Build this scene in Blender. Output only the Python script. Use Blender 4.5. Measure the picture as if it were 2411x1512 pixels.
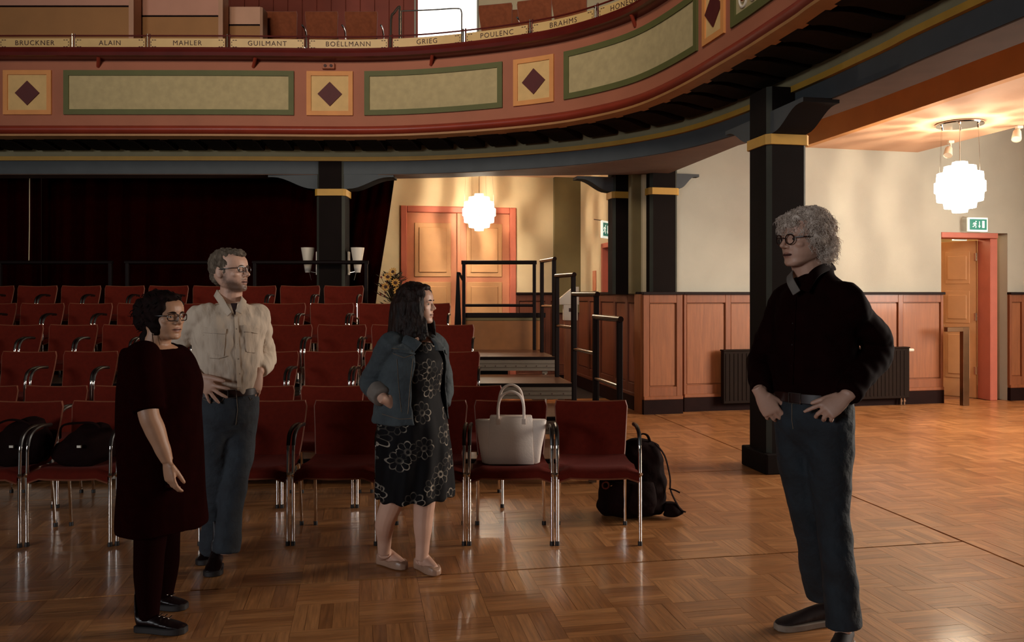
import bpy, bmesh, math, random
from math import sin, cos, pi, radians, sqrt, atan2, hypot
from mathutils import Vector, Matrix, noise
import numpy as np

# ------------------------------------------------------------------ camera
F, CX, HY, H = 1900.0, 1205.5, 693.0, 1.5        # focal length (px), principal column, horizon row, eye height
W_, H_ = 2411, 1512
scene = bpy.context.scene
for o in list(bpy.data.objects): bpy.data.objects.remove(o)
C = scene.collection
cam_d = bpy.data.cameras.new('camera'); cam = bpy.data.objects.new('camera', cam_d); C.objects.link(cam)
cam.location = (0, 0, H); cam.rotation_euler = (pi/2, 0, 0)
cam_d.sensor_width = 36; cam_d.lens = F/W_*36; cam_d.shift_y = -(H_/2-HY)/W_
cam_d.clip_start = .05; cam_d.clip_end = 100
scene.camera = cam
# ------------------------------------------------------------------ world, lights, exposure
wd = bpy.data.worlds.new('world'); scene.world = wd; wd.use_nodes = True
bg = wd.node_tree.nodes['Background']; bg.inputs[0].default_value = (1.0, .62, .46, 1); bg.inputs[1].default_value = .008
scene.view_settings.view_transform = 'Standard'; scene.view_settings.look = 'None'
scene.view_settings.exposure = -.12; scene.view_settings.gamma = 1; scene.view_settings.use_curve_mapping = False
def area(name, loc, target, sx, sy, power, col, spread=180):
    l = bpy.data.lights.new(name, 'AREA'); l.shape = 'RECTANGLE'; l.size = sx; l.size_y = sy; l.energy = power; l.color = col; l.spread = radians(spread)
    o = bpy.data.objects.new(name, l); C.objects.link(o); o.location = loc
    d = Vector(target)-Vector(loc); o.rotation_euler = d.to_track_quat('-Z', 'Y').to_euler(); return o
area('daylight_window_right', (8.75, 6.6, 2.5), (0.0, 5.2, .8), 3.4, 2.6, 760, (1.0, .90, .78))
area('fill_light_gallery', (-3.5, -3.5, 7.6), (-.5, 11.0, 5.2), 4.0, 2.2, 125, (1.0, .88, .74), 62)  # added fill, spread narrowed to the gallery front; no window built for it
area('daylight_window_hall', (-9.0, -8.0, 3.6), (2.2, 6.0, 2.2), 3.4, 2.4, 620, (.94, .97, 1.0))
def point(name, loc, power, r, col):
    l = bpy.data.lights.new(name, 'POINT'); l.energy = power; l.shadow_soft_size = r; l.color = col
    o = bpy.data.objects.new(name, l); C.objects.link(o); o.location = loc; return o

# ------------------------------------------------------------------ helpers
def gx(px, d): return (px-CX)/F*d
def gz(py, d): return H-(py-HY)/F*d
def at(px, py, d): return Vector((gx(px, d), d, gz(py, d)))
YAW = radians(10.58)
SD = Vector((-sin(YAW), cos(YAW), 0)); CD = Vector((cos(YAW), sin(YAW), 0)); UP = Vector((0, 0, 1))

MATS = {}
def mat(name, col, rough=.6, metal=0, var=.12, scale=8., stretch=(1, 1, 1), bump=.0, bscale=60., coat=0, sheen=0, emit=None, estr=0, spec=.5, trans=0, col2=None, rnd=None, detail=4):
    if name in MATS: return MATS[name]
    m = bpy.data.materials.new(name); m.use_nodes = True; MATS[name] = m
    nt = m.node_tree; N = nt.nodes; L = nt.links; b = N['Principled BSDF']
    def nd(t): return N.new(t)
    tc = nd('ShaderNodeTexCoord'); mp = nd('ShaderNodeMapping'); mp.inputs['Scale'].default_value = stretch
    L.new(tc.outputs['Object'], mp.inputs[0])
    n1 = nd('ShaderNodeTexNoise'); n1.inputs['Scale'].default_value = scale; n1.inputs['Detail'].default_value = detail
    L.new(mp.outputs[0], n1.inputs['Vector'])
    mr = nd('ShaderNodeMapRange'); mr.inputs[1].default_value = .3; mr.inputs[2].default_value = .7
    L.new(n1.outputs['Fac'], mr.inputs[0])
    c2 = col2 if col2 else tuple(c*(1-var*2) for c in col)
    mx = nd('ShaderNodeMix'); mx.data_type = 'RGBA'
    mx.inputs[6].default_value = (*c2, 1); mx.inputs[7].default_value = (*[min(1, c*(1+(0 if col2 else var*.6))) for c in col], 1)
    L.new(mr.outputs[0], mx.inputs[0])
    out = mx.outputs[2]
    if rnd:   # per piece tone
        src = None
        if rnd[0] == 'object':
            oi = nd('ShaderNodeObjectInfo'); src = oi.outputs['Random']
        else:
            ge = nd('ShaderNodeNewGeometry'); src = ge.outputs['Random Per Island']
        add = nd('ShaderNodeVectorMath'); add.operation = 'ADD'
        comb = nd('ShaderNodeMath'); comb.operation = 'MULTIPLY'; comb.inputs[1].default_value = 37.0
        L.new(src, comb.inputs[0]); L.new(mp.outputs[0], add.inputs[0]); L.new(comb.outputs[0], add.inputs[1]); L.new(add.outputs[0], n1.inputs['Vector'])
        cr = nd('ShaderNodeValToRGB'); els = cr.color_ramp.elements
        tones = rnd[1]
        els[0].color = (*tones[0], 1); els[1].color = (*tones[-1], 1)
        for i, t in enumerate(tones[1:-1]):
            e = els.new((i+1)/(len(tones)-1)); e.color = (*t, 1)
        L.new(src, cr.inputs[0])
        mm = nd('ShaderNodeMix'); mm.data_type = 'RGBA'; mm.blend_type = 'MULTIPLY'; mm.inputs[0].default_value = 1
        L.new(out, mm.inputs[6]); L.new(cr.outputs[0], mm.inputs[7]); out = mm.outputs[2]
    L.new(out, b.inputs['Base Color'])
    b.inputs['Roughness'].default_value = rough; b.inputs['Metallic'].default_value = metal
    b.inputs['Specular IOR Level'].default_value = spec
    if coat: b.inputs['Coat Weight'].default_value = coat; b.inputs['Coat Roughness'].default_value = .12
    if sheen: b.inputs['Sheen Weight'].default_value = sheen; b.inputs['Sheen Roughness'].default_value = .4; b.inputs['Sheen Tint'].default_value = (*[min(1, c*2+.1) for c in col], 1)
    if trans: b.inputs['Transmission Weight'].default_value = trans
    if emit: b.inputs['Emission Color'].default_value = (*emit, 1); b.inputs['Emission Strength'].default_value = estr
    if bump:
        n2 = nd('ShaderNodeTexNoise'); n2.inputs['Scale'].default_value = bscale; n2.inputs['Detail'].default_value = 3
        L.new(mp.outputs[0], n2.inputs['Vector'])
        bp = nd('ShaderNodeBump'); bp.inputs['Strength'].default_value = bump; bp.inputs['Distance'].default_value = .01
        L.new(n2.outputs['Fac'], bp.inputs['Height']); L.new(bp.outputs[0], b.inputs['Normal'])
    return m

def wmat(o):
    m = o.matrix_basis.copy()
    while o.parent: o = o.parent; m = o.matrix_basis @ m
    return m

class MB:
    def __init__(s): s.v = []; s.f = []; s.mi = []
    def add(s, vs, fs, mi=0):
        b = len(s.v); s.v += [Vector(p) for p in vs]; s.f += [tuple(b+i for i in f) for f in fs]; s.mi += [mi]*len(fs); return s
    def box(s, c, size, R=None, mi=0):
        c = Vector(c); hx, hy, hz = [k/2 for k in size]
        vs = [Vector((x, y, z)) for x in (-hx, hx) for y in (-hy, hy) for z in (-hz, hz)]
        if R is not None: vs = [R @ p for p in vs]
        return s.add([c+p for p in vs], [(0, 1, 3, 2), (4, 6, 7, 5), (0, 4, 5, 1), (2, 3, 7, 6), (0, 2, 6, 4), (1, 5, 7, 3)], mi)
    def span(s, a, b, wdir, w, z0, z1, mi=0):
        # upright box: footprint from a to b (xy), thickness w along wdir, from z0 to z1
        a = Vector((a[0], a[1], 0)); b = Vector((b[0], b[1], 0)); k = Vector((wdir[0], wdir[1], 0)).normalized()*w
        P = [a, b, b+k, a+k]
        vs = [p+UP*z0 for p in P]+[p+UP*z1 for p in P]
        return s.add(vs, [(3, 2, 1, 0), (4, 5, 6, 7), (0, 1, 5, 4), (1, 2, 6, 5), (2, 3, 7, 6), (3, 0, 4, 7)], mi)
    def loft(s, rings, cap=True, closed=True, mi=0):
        n = len(rings[0]); vs = [p for r in rings for p in r]; fs = []
        for i in range(len(rings)-1):
            for j in range(n if closed else n-1):
                k = (j+1) % n
                fs.append((i*n+j, i*n+k, (i+1)*n+k, (i+1)*n+j))
        if cap and closed:
            fs.append(tuple(range(n-1, -1, -1))); fs.append(tuple((len(rings)-1)*n+j for j in range(n)))
        return s.add(vs, fs, mi)
    def tube(s, pts, r, n=8, cap=True, mi=0, ref=None, flat=1.0):
        pts = [Vector(p) for p in pts]; rs = r if isinstance(r, (list, tuple)) else [r]*len(pts)
        rings = []; u = None
        for i, p in enumerate(pts):
            t = (pts[min(i+1, len(pts)-1)]-pts[max(i-1, 0)]).normalized()
            if u is None:
                u = Vector(ref) if ref is not None else (Vector((0, 0, 1)) if abs(t.z) < .9 else Vector((1, 0, 0)))
            u = (u-t*u.dot(t)); u.normalize(); w = t.cross(u)
            rings.append([p+(u*cos(2*pi*k/n)*flat+w*sin(2*pi*k/n))*rs[i] for k in range(n)])
        return s.loft(rings, cap, True, mi)
    def etube(s, secs, n=20, mi=0):
        # secs: (centre, lateral vec, forward vec)  -> ellipse rings
        rings = [[Vector(c)+Vector(a)*cos(2*pi*k/n)+Vector(b)*sin(2*pi*k/n) for k in range(n)] for c, a, b in secs]
        return s.loft(rings, True, True, mi)
    def ell(s, c, r, R=None, n=14, m=10, mi=0):
        c = Vector(c); rings = []
        for i in range(1, m):
            th = pi*i/m
            ring = [Vector((r[0]*sin(th)*cos(2*pi*k/n), r[1]*sin(th)*sin(2*pi*k/n), r[2]*cos(th))) for k in range(n)]
            rings.append([c+(R @ p if R is not None else p) for p in ring])
        top = Vector((0, 0, r[2])); bot = Vector((0, 0, -r[2]))
        vs = [p for g in rings for p in g]+[c+(R @ top if R is not None else top), c+(R @ bot if R is not None else bot)]
        fs = []; M_ = len(rings)
        for i in range(M_-1):
            for k in range(n): fs.append((i*n+(k+1) % n, i*n+k, (i+1)*n+k, (i+1)*n+(k+1) % n))
        for k in range(n):
            fs.append((M_*n, k, (k+1) % n)); fs.append((M_*n+1, (M_-1)*n+(k+1) % n, (M_-1)*n+k))
        return s.add(vs, fs, mi)
    def prism(s, poly, o, ux, uy, thick, mi=0):
        # 2D polygon in plane (ux,uy) at o, extruded along ux x uy by thick (centred)
        o = Vector(o); ux = Vector(ux); uy = Vector(uy); nn = ux.cross(uy).normalized()*thick/2; n = len(poly)
        vs = [o+ux*x+uy*y-nn for x, y in poly]+[o+ux*x+uy*y+nn for x, y in poly]
        fs = [tuple(range(n-1, -1, -1)), tuple(range(n, 2*n))]+[(i, (i+1) % n, n+(i+1) % n, n+i) for i in range(n)]
        return s.add(vs, fs, mi)
    def lathe(s, prof, c, n=20, axis=None, mi=0):
        c = Vector(c); R = axis if axis is not None else Matrix.Identity(3)
        rings = [[c+R @ Vector((r*cos(2*pi*k/n), r*sin(2*pi*k/n), z)) for k in range(n)] for r, z in prof]
        return s.loft(rings, True, True, mi)
    def mesh(s, name, mats, inv=None, smooth=40, bevel=0, bseg=1):
        me = bpy.data.meshes.new(name)
        vs = [inv @ p for p in s.v] if inv is not None else s.v
        me.from_pydata([tuple(p) for p in vs], [], s.f)
        mats = mats if isinstance(mats, (list, tuple)) else [mats]
        for m in mats: me.materials.append(m)
        me.polygons.foreach_set('material_index', s.mi)
        bm = bmesh.new(); bm.from_mesh(me)
        bmesh.ops.recalc_face_normals(bm, faces=bm.faces)
        if bevel:
            es = [e for e in bm.edges if len(e.link_faces) == 2 and e.calc_face_angle(0) > radians(30)]
            bmesh.ops.bevel(bm, geom=es, offset=bevel, segments=bseg, profile=.6, affect='EDGES', clamp_overlap=True)
        if smooth:
            a = radians(smooth)
            for f in bm.faces: f.smooth = True
            for e in bm.edges:
                if len(e.link_faces) == 2 and e.calc_face_angle(0) > a: e.smooth = False
        bm.to_mesh(me); bm.free(); return me
    def build(s, name, mats, parent=None, **kw):
        inv = wmat(parent).inverted() if parent is not None else None
        me = s.mesh(name, mats, inv, **kw)
        o = bpy.data.objects.new(name, me); C.objects.link(o)
        if parent is not None: o.parent = parent
        return o
def link(name, me, parent=None):
    o = bpy.data.objects.new(name, me); C.objects.link(o); o.parent = parent; return o
def tag(o, label=None, cat=None, group=None, kind=None):
    if label: o['label'] = label
    if cat: o['category'] = cat
    if group: o['group'] = group
    if kind: o['kind'] = kind
    return o
def thing(name, label, cat, loc=(0, 0, 0), rz=0, group=None, kind=None):
    o = bpy.data.objects.new(name, None); C.objects.link(o); o.empty_display_size = .1
    o.location = loc; o.rotation_euler = (0, 0, rz); return tag(o, label, cat, group, kind)
def dup(root, loc, rz=0, label=None, group=None, parent=None):
    r = root.copy(); C.objects.link(r); r.location = loc; r.rotation_euler = (0, 0, rz); tag(r, label, None, group)
    def rec(a, b):
        for ch in list(a.children):
            c = ch.copy(); C.objects.link(c); c.parent = b; rec(ch, c)
    rec(root, r); return r
ORD = ['first', 'second', 'third', 'fourth', 'fifth', 'sixth', 'seventh', 'eighth', 'ninth', 'tenth', 'eleventh', 'twelfth', 'thirteenth', 'fourteenth']
def catmull(P, n):
    P = [Vector(p) for p in P]; out = []
    for i in range(len(P)-1):
        p0 = P[max(i-1, 0)]; p1 = P[i]; p2 = P[i+1]; p3 = P[min(i+2, len(P)-1)]
        for k in range(n):
            t = k/n
            out.append(.5*((2*p1)+(p2-p0)*t+(2*p0-5*p1+4*p2-p3)*t*t+(3*p1-p0-3*p2+p3)*t**3))
    out.append(P[-1]); return out
# ------------------------------------------------------------------ materials
TONES = [(.66, .60, .54), (.82, .79, .76), (.92, .90, .88), (1.0, 1.0, 1.0), (1.15, 1.2, 1.25), (.78, .72, .66), (.98, .95, .92)]
FLOORC = (.50, .212, .074)
M_plank = mat('oiled_oak_parquet', FLOORC, .36, 0, .18, 5, (1.2, 14, 6), .06, 30, rnd=('object', TONES), coat=.32)
M_plank_far = mat('oiled_oak_parquet_field', FLOORC, .36, 0, .18, 5, (1.2, 14, 6), .06, 30, rnd=('island', TONES), coat=.32)
M_joint = mat('dark_floor_joint', (.012, .005, .003), .7)
M_cream = mat('cream_plaster', (.42, .392, .318), .85, 0, .03, 3, bump=.15, bscale=180)
M_cream_warm = mat('warm_cream_plaster', (.62, .49, .30), .85, 0, .04, 3, bump=.15, bscale=180)
M_olive = mat('olive_painted_plaster', (.13, .095, .035), .8, 0, .06, 4, bump=.1, bscale=150)
M_pinkceil = mat('salmon_ceiling_paint', (.68, .40, .25), .8, 0, .03, 3)
M_orange = mat('burnt_orange_paint', (.62, .27, .08), .75, 0, .06, 3)
M_wains = mat('oak_wainscot', (.24, .070, .020), .5, 0, .10, 4, (7, 7, .7), .08, 20, coat=.15)
M_wains_p = mat('oak_wainscot_panel', (.29, .094, .029), .5, 0, .11, 4, (9, 9, .7), .08, 20, coat=.15)
M_darkwood = mat('dark_skirting', (.014, .004, .003), .7, spec=.1)
M_cap = mat('black_dado_cap', (.014, .006, .005), .6, spec=.15)
M_fascia = mat('terracotta_fascia_paint', (0.3645, 0.1148, 0.0567), .75, 0, .05, 3)
M_redround = mat('red_round_moulding', (0.2700, 0.0324, 0.0135), .5, 0, .08, 4, coat=.1)
M_gold = mat('ochre_gold_paint', (.52, .27, .035), .6, 0, .06, 6)
M_goldedge = mat('ochre_wood_edge', (.36, .16, .05), .6, 0, .08, 6)
M_greenframe = mat('olive_green_frame', (0.1013, 0.0972, 0.0243), .7, 0, .05, 6)
M_beige = mat('beige_panel_fill', (0.4455, 0.3375, 0.1620), .8, 0, .07, 12, bump=.1, bscale=200)
M_sqframe = mat('apricot_square_frame', (0.6750, 0.2700, 0.0743), .7, 0, .05, 6)
M_sqfill = mat('sand_square_fill', (0.6750, 0.4185, 0.1620), .8, 0, .05, 10)
M_diamond = mat('maroon_diamond', (.085, .008, .006), .7, 0, .05, 10)
M_handrail = mat('dark_red_handrail', (.11, .010, .006), .35, 0, .1, 5, coat=.4)
M_modil = mat('dark_brown_bracket', (.010, .0055, .0042), .8, 0, .1, 6, spec=.08)
M_modlip = mat('grey_bracket_lip', (.05, .045, .036), .65, 0, .1, 6)
M_blue = mat('slate_blue_beam', (0.0580, 0.0640, 0.0680), .75, 0, .06, 5)
M_bluedark = mat('dark_slate_column', (.0085, .0050, .0040), .8, 0, .08, 5, spec=.08)
M_chamfer = mat('teal_grey_chamfer', (.040, .040, .030), .7, 0, .08, 5, spec=.2)
M_soffit = mat('brown_soffit', (.13, .07, .045), .8, 0, .08, 5)
M_strip = mat('grey_green_strip', (0.2760, 0.2280, 0.1200), .75, 0, .06, 6)
M_plate = mat('gold_name_plate', (0.6480, 0.4050, 0.1485), .5, 0, .05, 6)
M_ink = mat('dark_lettering', (.05, .012, .008), .7, 0, .02)
M_steel = mat('brushed_steel', (.75, .66, .55), .25, 1, .06, 10)
M_chrome = mat('chrome', (.85, .80, .74), .12, 1, .03, 10)
M_alu = mat('aluminium_profile', (0.2520, 0.2040, 0.1560), .45, .6, .1, 20, (1, 1, 20))
M_deck = mat('brown_platform_deck', (0.1950, 0.0750, 0.0338), .35, 0, .12, 6, (1, 8, 1), coat=.2)
M_blackrail = mat('black_powder_coat', (0.0054, 0.0018, 0.0015), .6, 0, .02, spec=.12)
M_railgloss = mat('polished_dark_rail', (.30, .24, .19), .16, .95, .02)
M_kick = mat('orange_brown_board', (.24, .085, .018), .6, 0, .06, 10)
M_curtain = mat('black_velvet_curtain', (.0105, .0003, .0002), .95, 0, .1, 8, spec=.0)
M_doorframe = mat('coral_door_frame', (.48, .125, .075), .55, 0, .05, 5)
M_doorleaf = mat('apricot_door_panel', (.56, .29, .125), .6, 0, .05, 5)
M_doorstile = mat('salmon_door_stile', (.54, .20, .10), .6, 0, .05, 5)
M_white = mat('white_plastic', (.72, .62, .50), .4, 0, .02)
M_radi = mat('dark_brown_radiator', (.013, .0065, .004), .7, 0, .05, 6, spec=.1)
M_red = mat('red_chair_fabric', (.108, .0085, .0028), .9, 0, .07, 30, bump=.25, bscale=320, sheen=.12, spec=.15)
M_piping = mat('light_plywood_edge', (.20, .052, .02), .6, 0, .1, 20)
M_redup = mat('rust_gallery_chair_fabric', (0.2380, 0.0630, 0.0238), .9, 0, .1, 20, bump=.2, bscale=300, spec=.2)
M_rubber = mat('black_rubber', (.012, .007, .006), .6, 0, .02)
M_armpad = mat('black_arm_pad', (.010, .006, .005), .35, 0, .02)
M_lamp = mat('glowing_lamp_plate', (.9, .85, .75), .5, 0, .0, emit=(1.0, .90, .72), estr=9.0)
M_winglow = mat('window_daylight_pane', (.9, .9, .85), .5, 0, .0, emit=(1.0, .95, .86), estr=3.0)
M_pinkwall = mat('dusty_pink_panel', (.56, .26, .17), .75, 0, .04, 3)
M_tanwall = mat('tan_brown_panel', (.38, .165, .05), .75, 0, .05, 3)
M_pinklight = mat('pale_pink_plaster', (.60, .32, .20), .8, 0, .05, 3)
M_redwall = mat('oxblood_wall_panel', (.30, .055, .028), .7, 0, .08, 3)
M_greensign = mat('exit_sign_green', (.02, .20, .14), .4, 0, .02, emit=(.05, .30, .22), estr=.35)
M_signwhite = mat('exit_sign_white', (.85, .85, .75), .4, 0, .02, emit=(.9, .9, .75), estr=.8)
M_glass = mat('clear_acrylic', (.8, .78, .7), .1, 0, .02, trans=.6)
M_tile = mat('brown_glazed_brick', (.16, .075, .022), .4, 0, .25, 6)
M_wains_d = mat('shaded_oak', (.12, .030, .012), .55, 0, .12, 4, (7, 7, .7), .08, 20)  # wainscot oak darkened, shade of the stair recess put into the colour
M_wains_dp = mat('shaded_oak_panel', (.16, .042, .016), .55, 0, .12, 4, (9, 9, .7), .08, 20)  # panel copy of the same oak, darkened for the recess shade
M_railtop = mat('glossy_black_rail', (.012, .005, .004), .22, 0, .02, spec=.6)
# ------------------------------------------------------------------ floor: basket-weave parquet
random.seed(4)
fl = MB().box((1.5, 6.0, -.04), (22, 22, .06)).build('floor', M_joint, smooth=0)
tag(fl, kind='structure')
U0, V0, BL = 3.59, 4.31, .30             # seams cross at (U0, V0); block size
def uv(u, v, z=0): return CD*u + SD*v + UP*z
NS = 5; SW = BL/NS
def plank_mesh(name, lx, ly, m):
    b = MB(); hx, hy = lx/2-.0002, ly/2-.0002
    b.add([(-hx, -hy, -.012), (hx, -hy, -.012), (hx, hy, -.012), (-hx, hy, -.012), (-hx+.0003, -hy+.0003, 0), (hx-.0003, -hy+.0003, 0), (hx-.0003, hy-.0003, 0), (-hx+.0003, hy-.0003, 0)],
          [(4, 5, 6, 7), (0, 1, 5, 4), (1, 2, 6, 5), (2, 3, 7, 6), (3, 0, 4, 7)])
    return b.mesh(name, m, smooth=0)
pm = plank_mesh('plank', BL, SW, M_plank)
cells = []
for i in range(-40, 22):
    for j in range(-12, 34):
        u = U0+(i+.5)*BL; v = V0+(j+.5)*BL; p = uv(u, v)
        if p.y < 2.6 or p.y > 11.6: continue
        if abs(p.x) > p.y*.72+.5: continue
        if p.x < .5-.14*(p.y-6.4) and p.y > 6.75: continue        # below the seating platforms
        cells.append((p.y, i, j, u, v))
cells.sort()
def seamtrim(i, j):
    # blocks that touch a seam give up a few millimetres so that the dark slit shows
    du = -.009 if i == -1 else (.009 if i == 0 else 0)
    dv = 0
    if i < 0: dv = -.007 if j in (-1, 6) else (.007 if j in (0, 7) else 0)
    return du, dv
near = []; farA = MB(); farB = MB()
def tilt(): return random.uniform(-.0006, .0004)
nvis = 0
for y, i, j, u, v in cells:
    hor = (i+j) % 2 == 0; du, dv = seamtrim(i, j)
    for k in range(NS):
        o = (k-(NS-1)/2)*SW
        p = uv(u+du, v+o+dv) if hor else uv(u+o+du, v+dv)
        px = CX+F*p.x/p.y; py = HY+F*H/p.y
        if nvis < 300 and -40 < px < 2450 and py < 1530:
            nvis += 1
            q = link('plank', pm, fl); q.location = (p.x, p.y, tilt()); q.rotation_euler = (0, 0, YAW+(0 if hor else pi/2))
        else:
            mb = farA if hor else farB; z = tilt()
            lx, ly = BL/2-.0002, SW/2-.0002
            ux, uy = (CD, SD) if hor else (SD, -CD)
            mb.add([Vector((p.x, p.y, z))+ux*a*lx+uy*b*ly for a, b in ((-1, -1), (1, -1), (1, 1), (-1, 1))]+[Vector((p.x, p.y, -.012))+ux*a*lx+uy*b*ly for a, b in ((-1, -1), (1, -1), (1, 1), (-1, 1))],
                   [(0, 1, 2, 3), (4, 5, 1, 0), (5, 6, 2, 1), (6, 7, 3, 2), (7, 4, 0, 3)])
for mb, ang in ((farA, YAW), (farB, YAW+pi/2)):
    e = bpy.data.objects.new('plank_field', None); e.rotation_euler = (0, 0, ang)
    inv = e.matrix_basis.inverted()
    o = link('plank_field', mb.mesh('plank_field', M_plank_far, inv, smooth=0), fl); o.rotation_euler = (0, 0, ang); tag(o, kind='stuff')
    bpy.data.objects.remove(e)

# ------------------------------------------------------------------ right hand cross wall with wainscot, radiator wall and doorway
A1 = radians(12.5); D1 = Vector((cos(A1), sin(A1), 0)); N1 = Vector((sin(A1), -cos(A1), 0)); O1 = Vector((2.21, 10.34, 0))
def t_at(px, n=0):
    o = O1+N1*n; k = (px-CX)/F
    return (k*o.y-o.x)/(D1.x-k*D1.y)
def w1(t, n=0, z=0): return O1+D1*t+N1*n+UP*z
def wbox(b, t0, t1, n0, n1, z0, z1, mi=0):
    P = [w1(t0, n0), w1(t1, n0), w1(t1, n1), w1(t0, n1)]
    return b.add([p+UP*z0 for p in P]+[p+UP*z1 for p in P], [(3, 2, 1, 0), (4, 5, 6, 7), (0, 1, 5, 4), (1, 2, 6, 5), (2, 3, 7, 6), (3, 0, 4, 7)], mi)
DZ = 1.50
td0, td1 = t_at(2216), t_at(2349); tr1 = t_at(2372)
DTOP = 2.36
b = MB()
wbox(b, -.25, td0, -.3, 0, 0, 5.2); wbox(b, tr1, 9.0, -.3, 0, 0, 5.2); wbox(b, td0, tr1, -.3, 0, DTOP, 5.2)
tag(b.build('wall_right', M_cream, smooth=0), kind='structure')
def wainscot(name, f, edges, stile, z0=.21, z1=DZ, M_wains=M_wains, M_wains_p=M_wains_p):
    root = thing(name, None, None, kind='structure')
    t0, t1 = edges[0], edges[-1]
    q = MB(); f(q, t0, t1, -.002, .012, z0, z1); q.build('backing_board', M_wains, root, smooth=0)
    for e in edges:
        q = MB(); f(q, max(t0, e-stile/2), min(t1, e+stile/2), .012, .042, z0, z1); q.build('stile', M_wains, root, bevel=.004, smooth=0)
    for z, hgt, nm in ((z1-.11, .11, 'top_rail'), (z0, .13, 'bottom_rail')):
        for a, c in zip(edges[:-1], edges[1:]):
            q = MB(); f(q, a+stile/2, c-stile/2, .012, .040, z, z+hgt); q.build(nm, M_wains, root, bevel=.004, smooth=0)
    for a, c in zip(edges[:-1], edges[1:]):
        q = MB(); f(q, a+stile/2+.012, c-stile/2-.012, .012, .022, z0+.142, z1-.122); q.build('panel', M_wains_p, root, bevel=.004, smooth=0)
    q = MB(); f(q, t0-.01, t1+.01, -.002, .075, z1-.005, z1+.03); q.build('dado_cap', M_cap, root, bevel=.005, smooth=0)
    q = MB(); f(q, t0, t1, -.002, .055, .0, z0-.03); q.build('skirting', M_darkwood, root, smooth=0)
    q = MB(); f(q, t0, t1, -.002, .06, z0-.03, z0+.015); q.build('base_moulding', M_wains, root, bevel=.006, smooth=0)
    return root
wainscot('trim_1', wbox, [t_at(1607), t_at(1711), t_at(1800), t_at(1905), t_at(2012), t_at(2116), td0], .075)
wainscot('trim_2', wbox, [tr1, t_at(2406), t_at(2500), t_at(2640)], .075)
# pier with its own panel below the column pair
tp0, tp1 = t_at(1512, .12), t_at(1604, .12)
def pbox(b, t0, t1, n0, n1, z0, z1, mi=0): return wbox(b, t0, t1, n0+.12, n1+.12, z0, z1, mi)
q = MB(); wbox(q, tp0-.02, tp1, -.1, .118, 0, DZ); tag(q.build('wall_pier', M_wains, smooth=0), kind='structure')
wainscot('trim_3', pbox, [tp0, tp1], .16)

# doorway: coral frame, reveal, open leaf, corridor beyond
dr = thing('door_1', None, None, kind='structure')
q = MB(); wbox(q, td0-.0, td1, -.26, .012, DTOP-.075, DTOP-.0); q.build('head_frame', M_doorframe, dr, bevel=.006, smooth=0)
q = MB(); wbox(q, td1-.10, td1+.02, -.26, -.02, 0, DTOP-.075); q.build('jamb', M_doorframe, dr, bevel=.008, smooth=0)
q = MB(); wbox(q, td0-.005, td0+.03, -.29, -.05, 0, DTOP-.075); q.build('jamb', M_doorframe, dr, bevel=.006, smooth=0)
hinge = w1(td1-.13, -.24); la = A1+radians(180-65); LD = Vector((cos(la), sin(la), 0)); LN = Vector((-sin(la), cos(la), 0))
if LN.y > 0: LN = -LN
def lbox(b, s0, s1, n0, n1, z0, z1):
    P = [hinge+LD*s0+LN*n0, hinge+LD*s1+LN*n0, hinge+LD*s1+LN*n1, hinge+LD*s0+LN*n1]
    return b.add([p+UP*z0 for p in P]+[p+UP*z1 for p in P], [(3, 2, 1, 0), (4, 5, 6, 7), (0, 1, 5, 4), (1, 2, 6, 5), (2, 3, 7, 6), (3, 0, 4, 7)])
q = MB(); lbox(q, .01, .53, -.045, 0, .01, DTOP-.09); leaf = q.build('door_leaf', M_doorleaf, dr, bevel=.003, smooth=0)
for z0, z1 in ((.28, .98), (1.08, 1.55), (1.65, 2.12)):
    q = MB(); lbox(q, .09, .43, 0, .010, z0, z1); q.build('panel_moulding', M_doorleaf, leaf, bevel=.008, smooth=0)
    q = MB(); lbox(q, .13, .39, .010, .022, z0+.06, z1-.06); q.build('panel', M_doorleaf, leaf, bevel=.010, smooth=0)
for z in (.35, 1.12, 1.98):
    q = MB(); lbox(q, -.012, .03, .001, .012, z, z+.11); q.tube([hinge+LN*.012+UP*z, hinge+LN*.012+UP*(z+.11)], .010, 8); q.build('hinge', M_steel, dr)
hp = hinge+LD*.49+LN*.03+UP*1.04
q = MB(); q.tube([hp-LN*.03, hp+LN*.02], .010, 8); q.tube([hp+LN*.02, hp+LN*.02-LD*.08], .008, 8); q.build('door_handle', M_steel, leaf)
# corridor shell behind the doorway
q = MB(); wbox(q, td0-.75, td1+1.2, -2.6, -2.5, 0, 2.9); wbox(q, td1+1.2, td1+1.3, -2.6, -.3, 0, 2.9); wbox(q, td0-.75, td1+1.3, -2.6, -.3, 2.9, 3.0)
tag(q.build('wall_corridor', M_cream_warm, smooth=0), kind='structure')
q = MB(); wbox(q, td0-.10, td0-.02, -2.5, -.3, 0, 2.9); cw = tag(q.build('wall_corridor_side', M_cream_warm, smooth=0), kind='structure')
q = MB(); wbox(q, td0-.75, td1+1.3, -2.6, -.28, -.01, .006); tag(q.build('floor_corridor', M_deck, smooth=0), kind='structure')
tp = thing('trim_4', None, None, kind='structure')
q = MB(); wbox(q, td0+.37, td0+.375, -2.499, -2.48, 0, 1.0)
bt = MB().box((0, 0, 0), (.105, .02, .052)).mesh('brick', M_tile, smooth=0)
bco = w1(0, 0); 
for r in range(16):
    for c in range(9):
        tt = td0-.02+.115*(c+.5*(r % 2)); o = link('brick', bt, tp); o.location = w1(tt+.07, -2.49, .16+.058*r); o.rotation_euler = (0, 0, A1)
q = MB()
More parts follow.
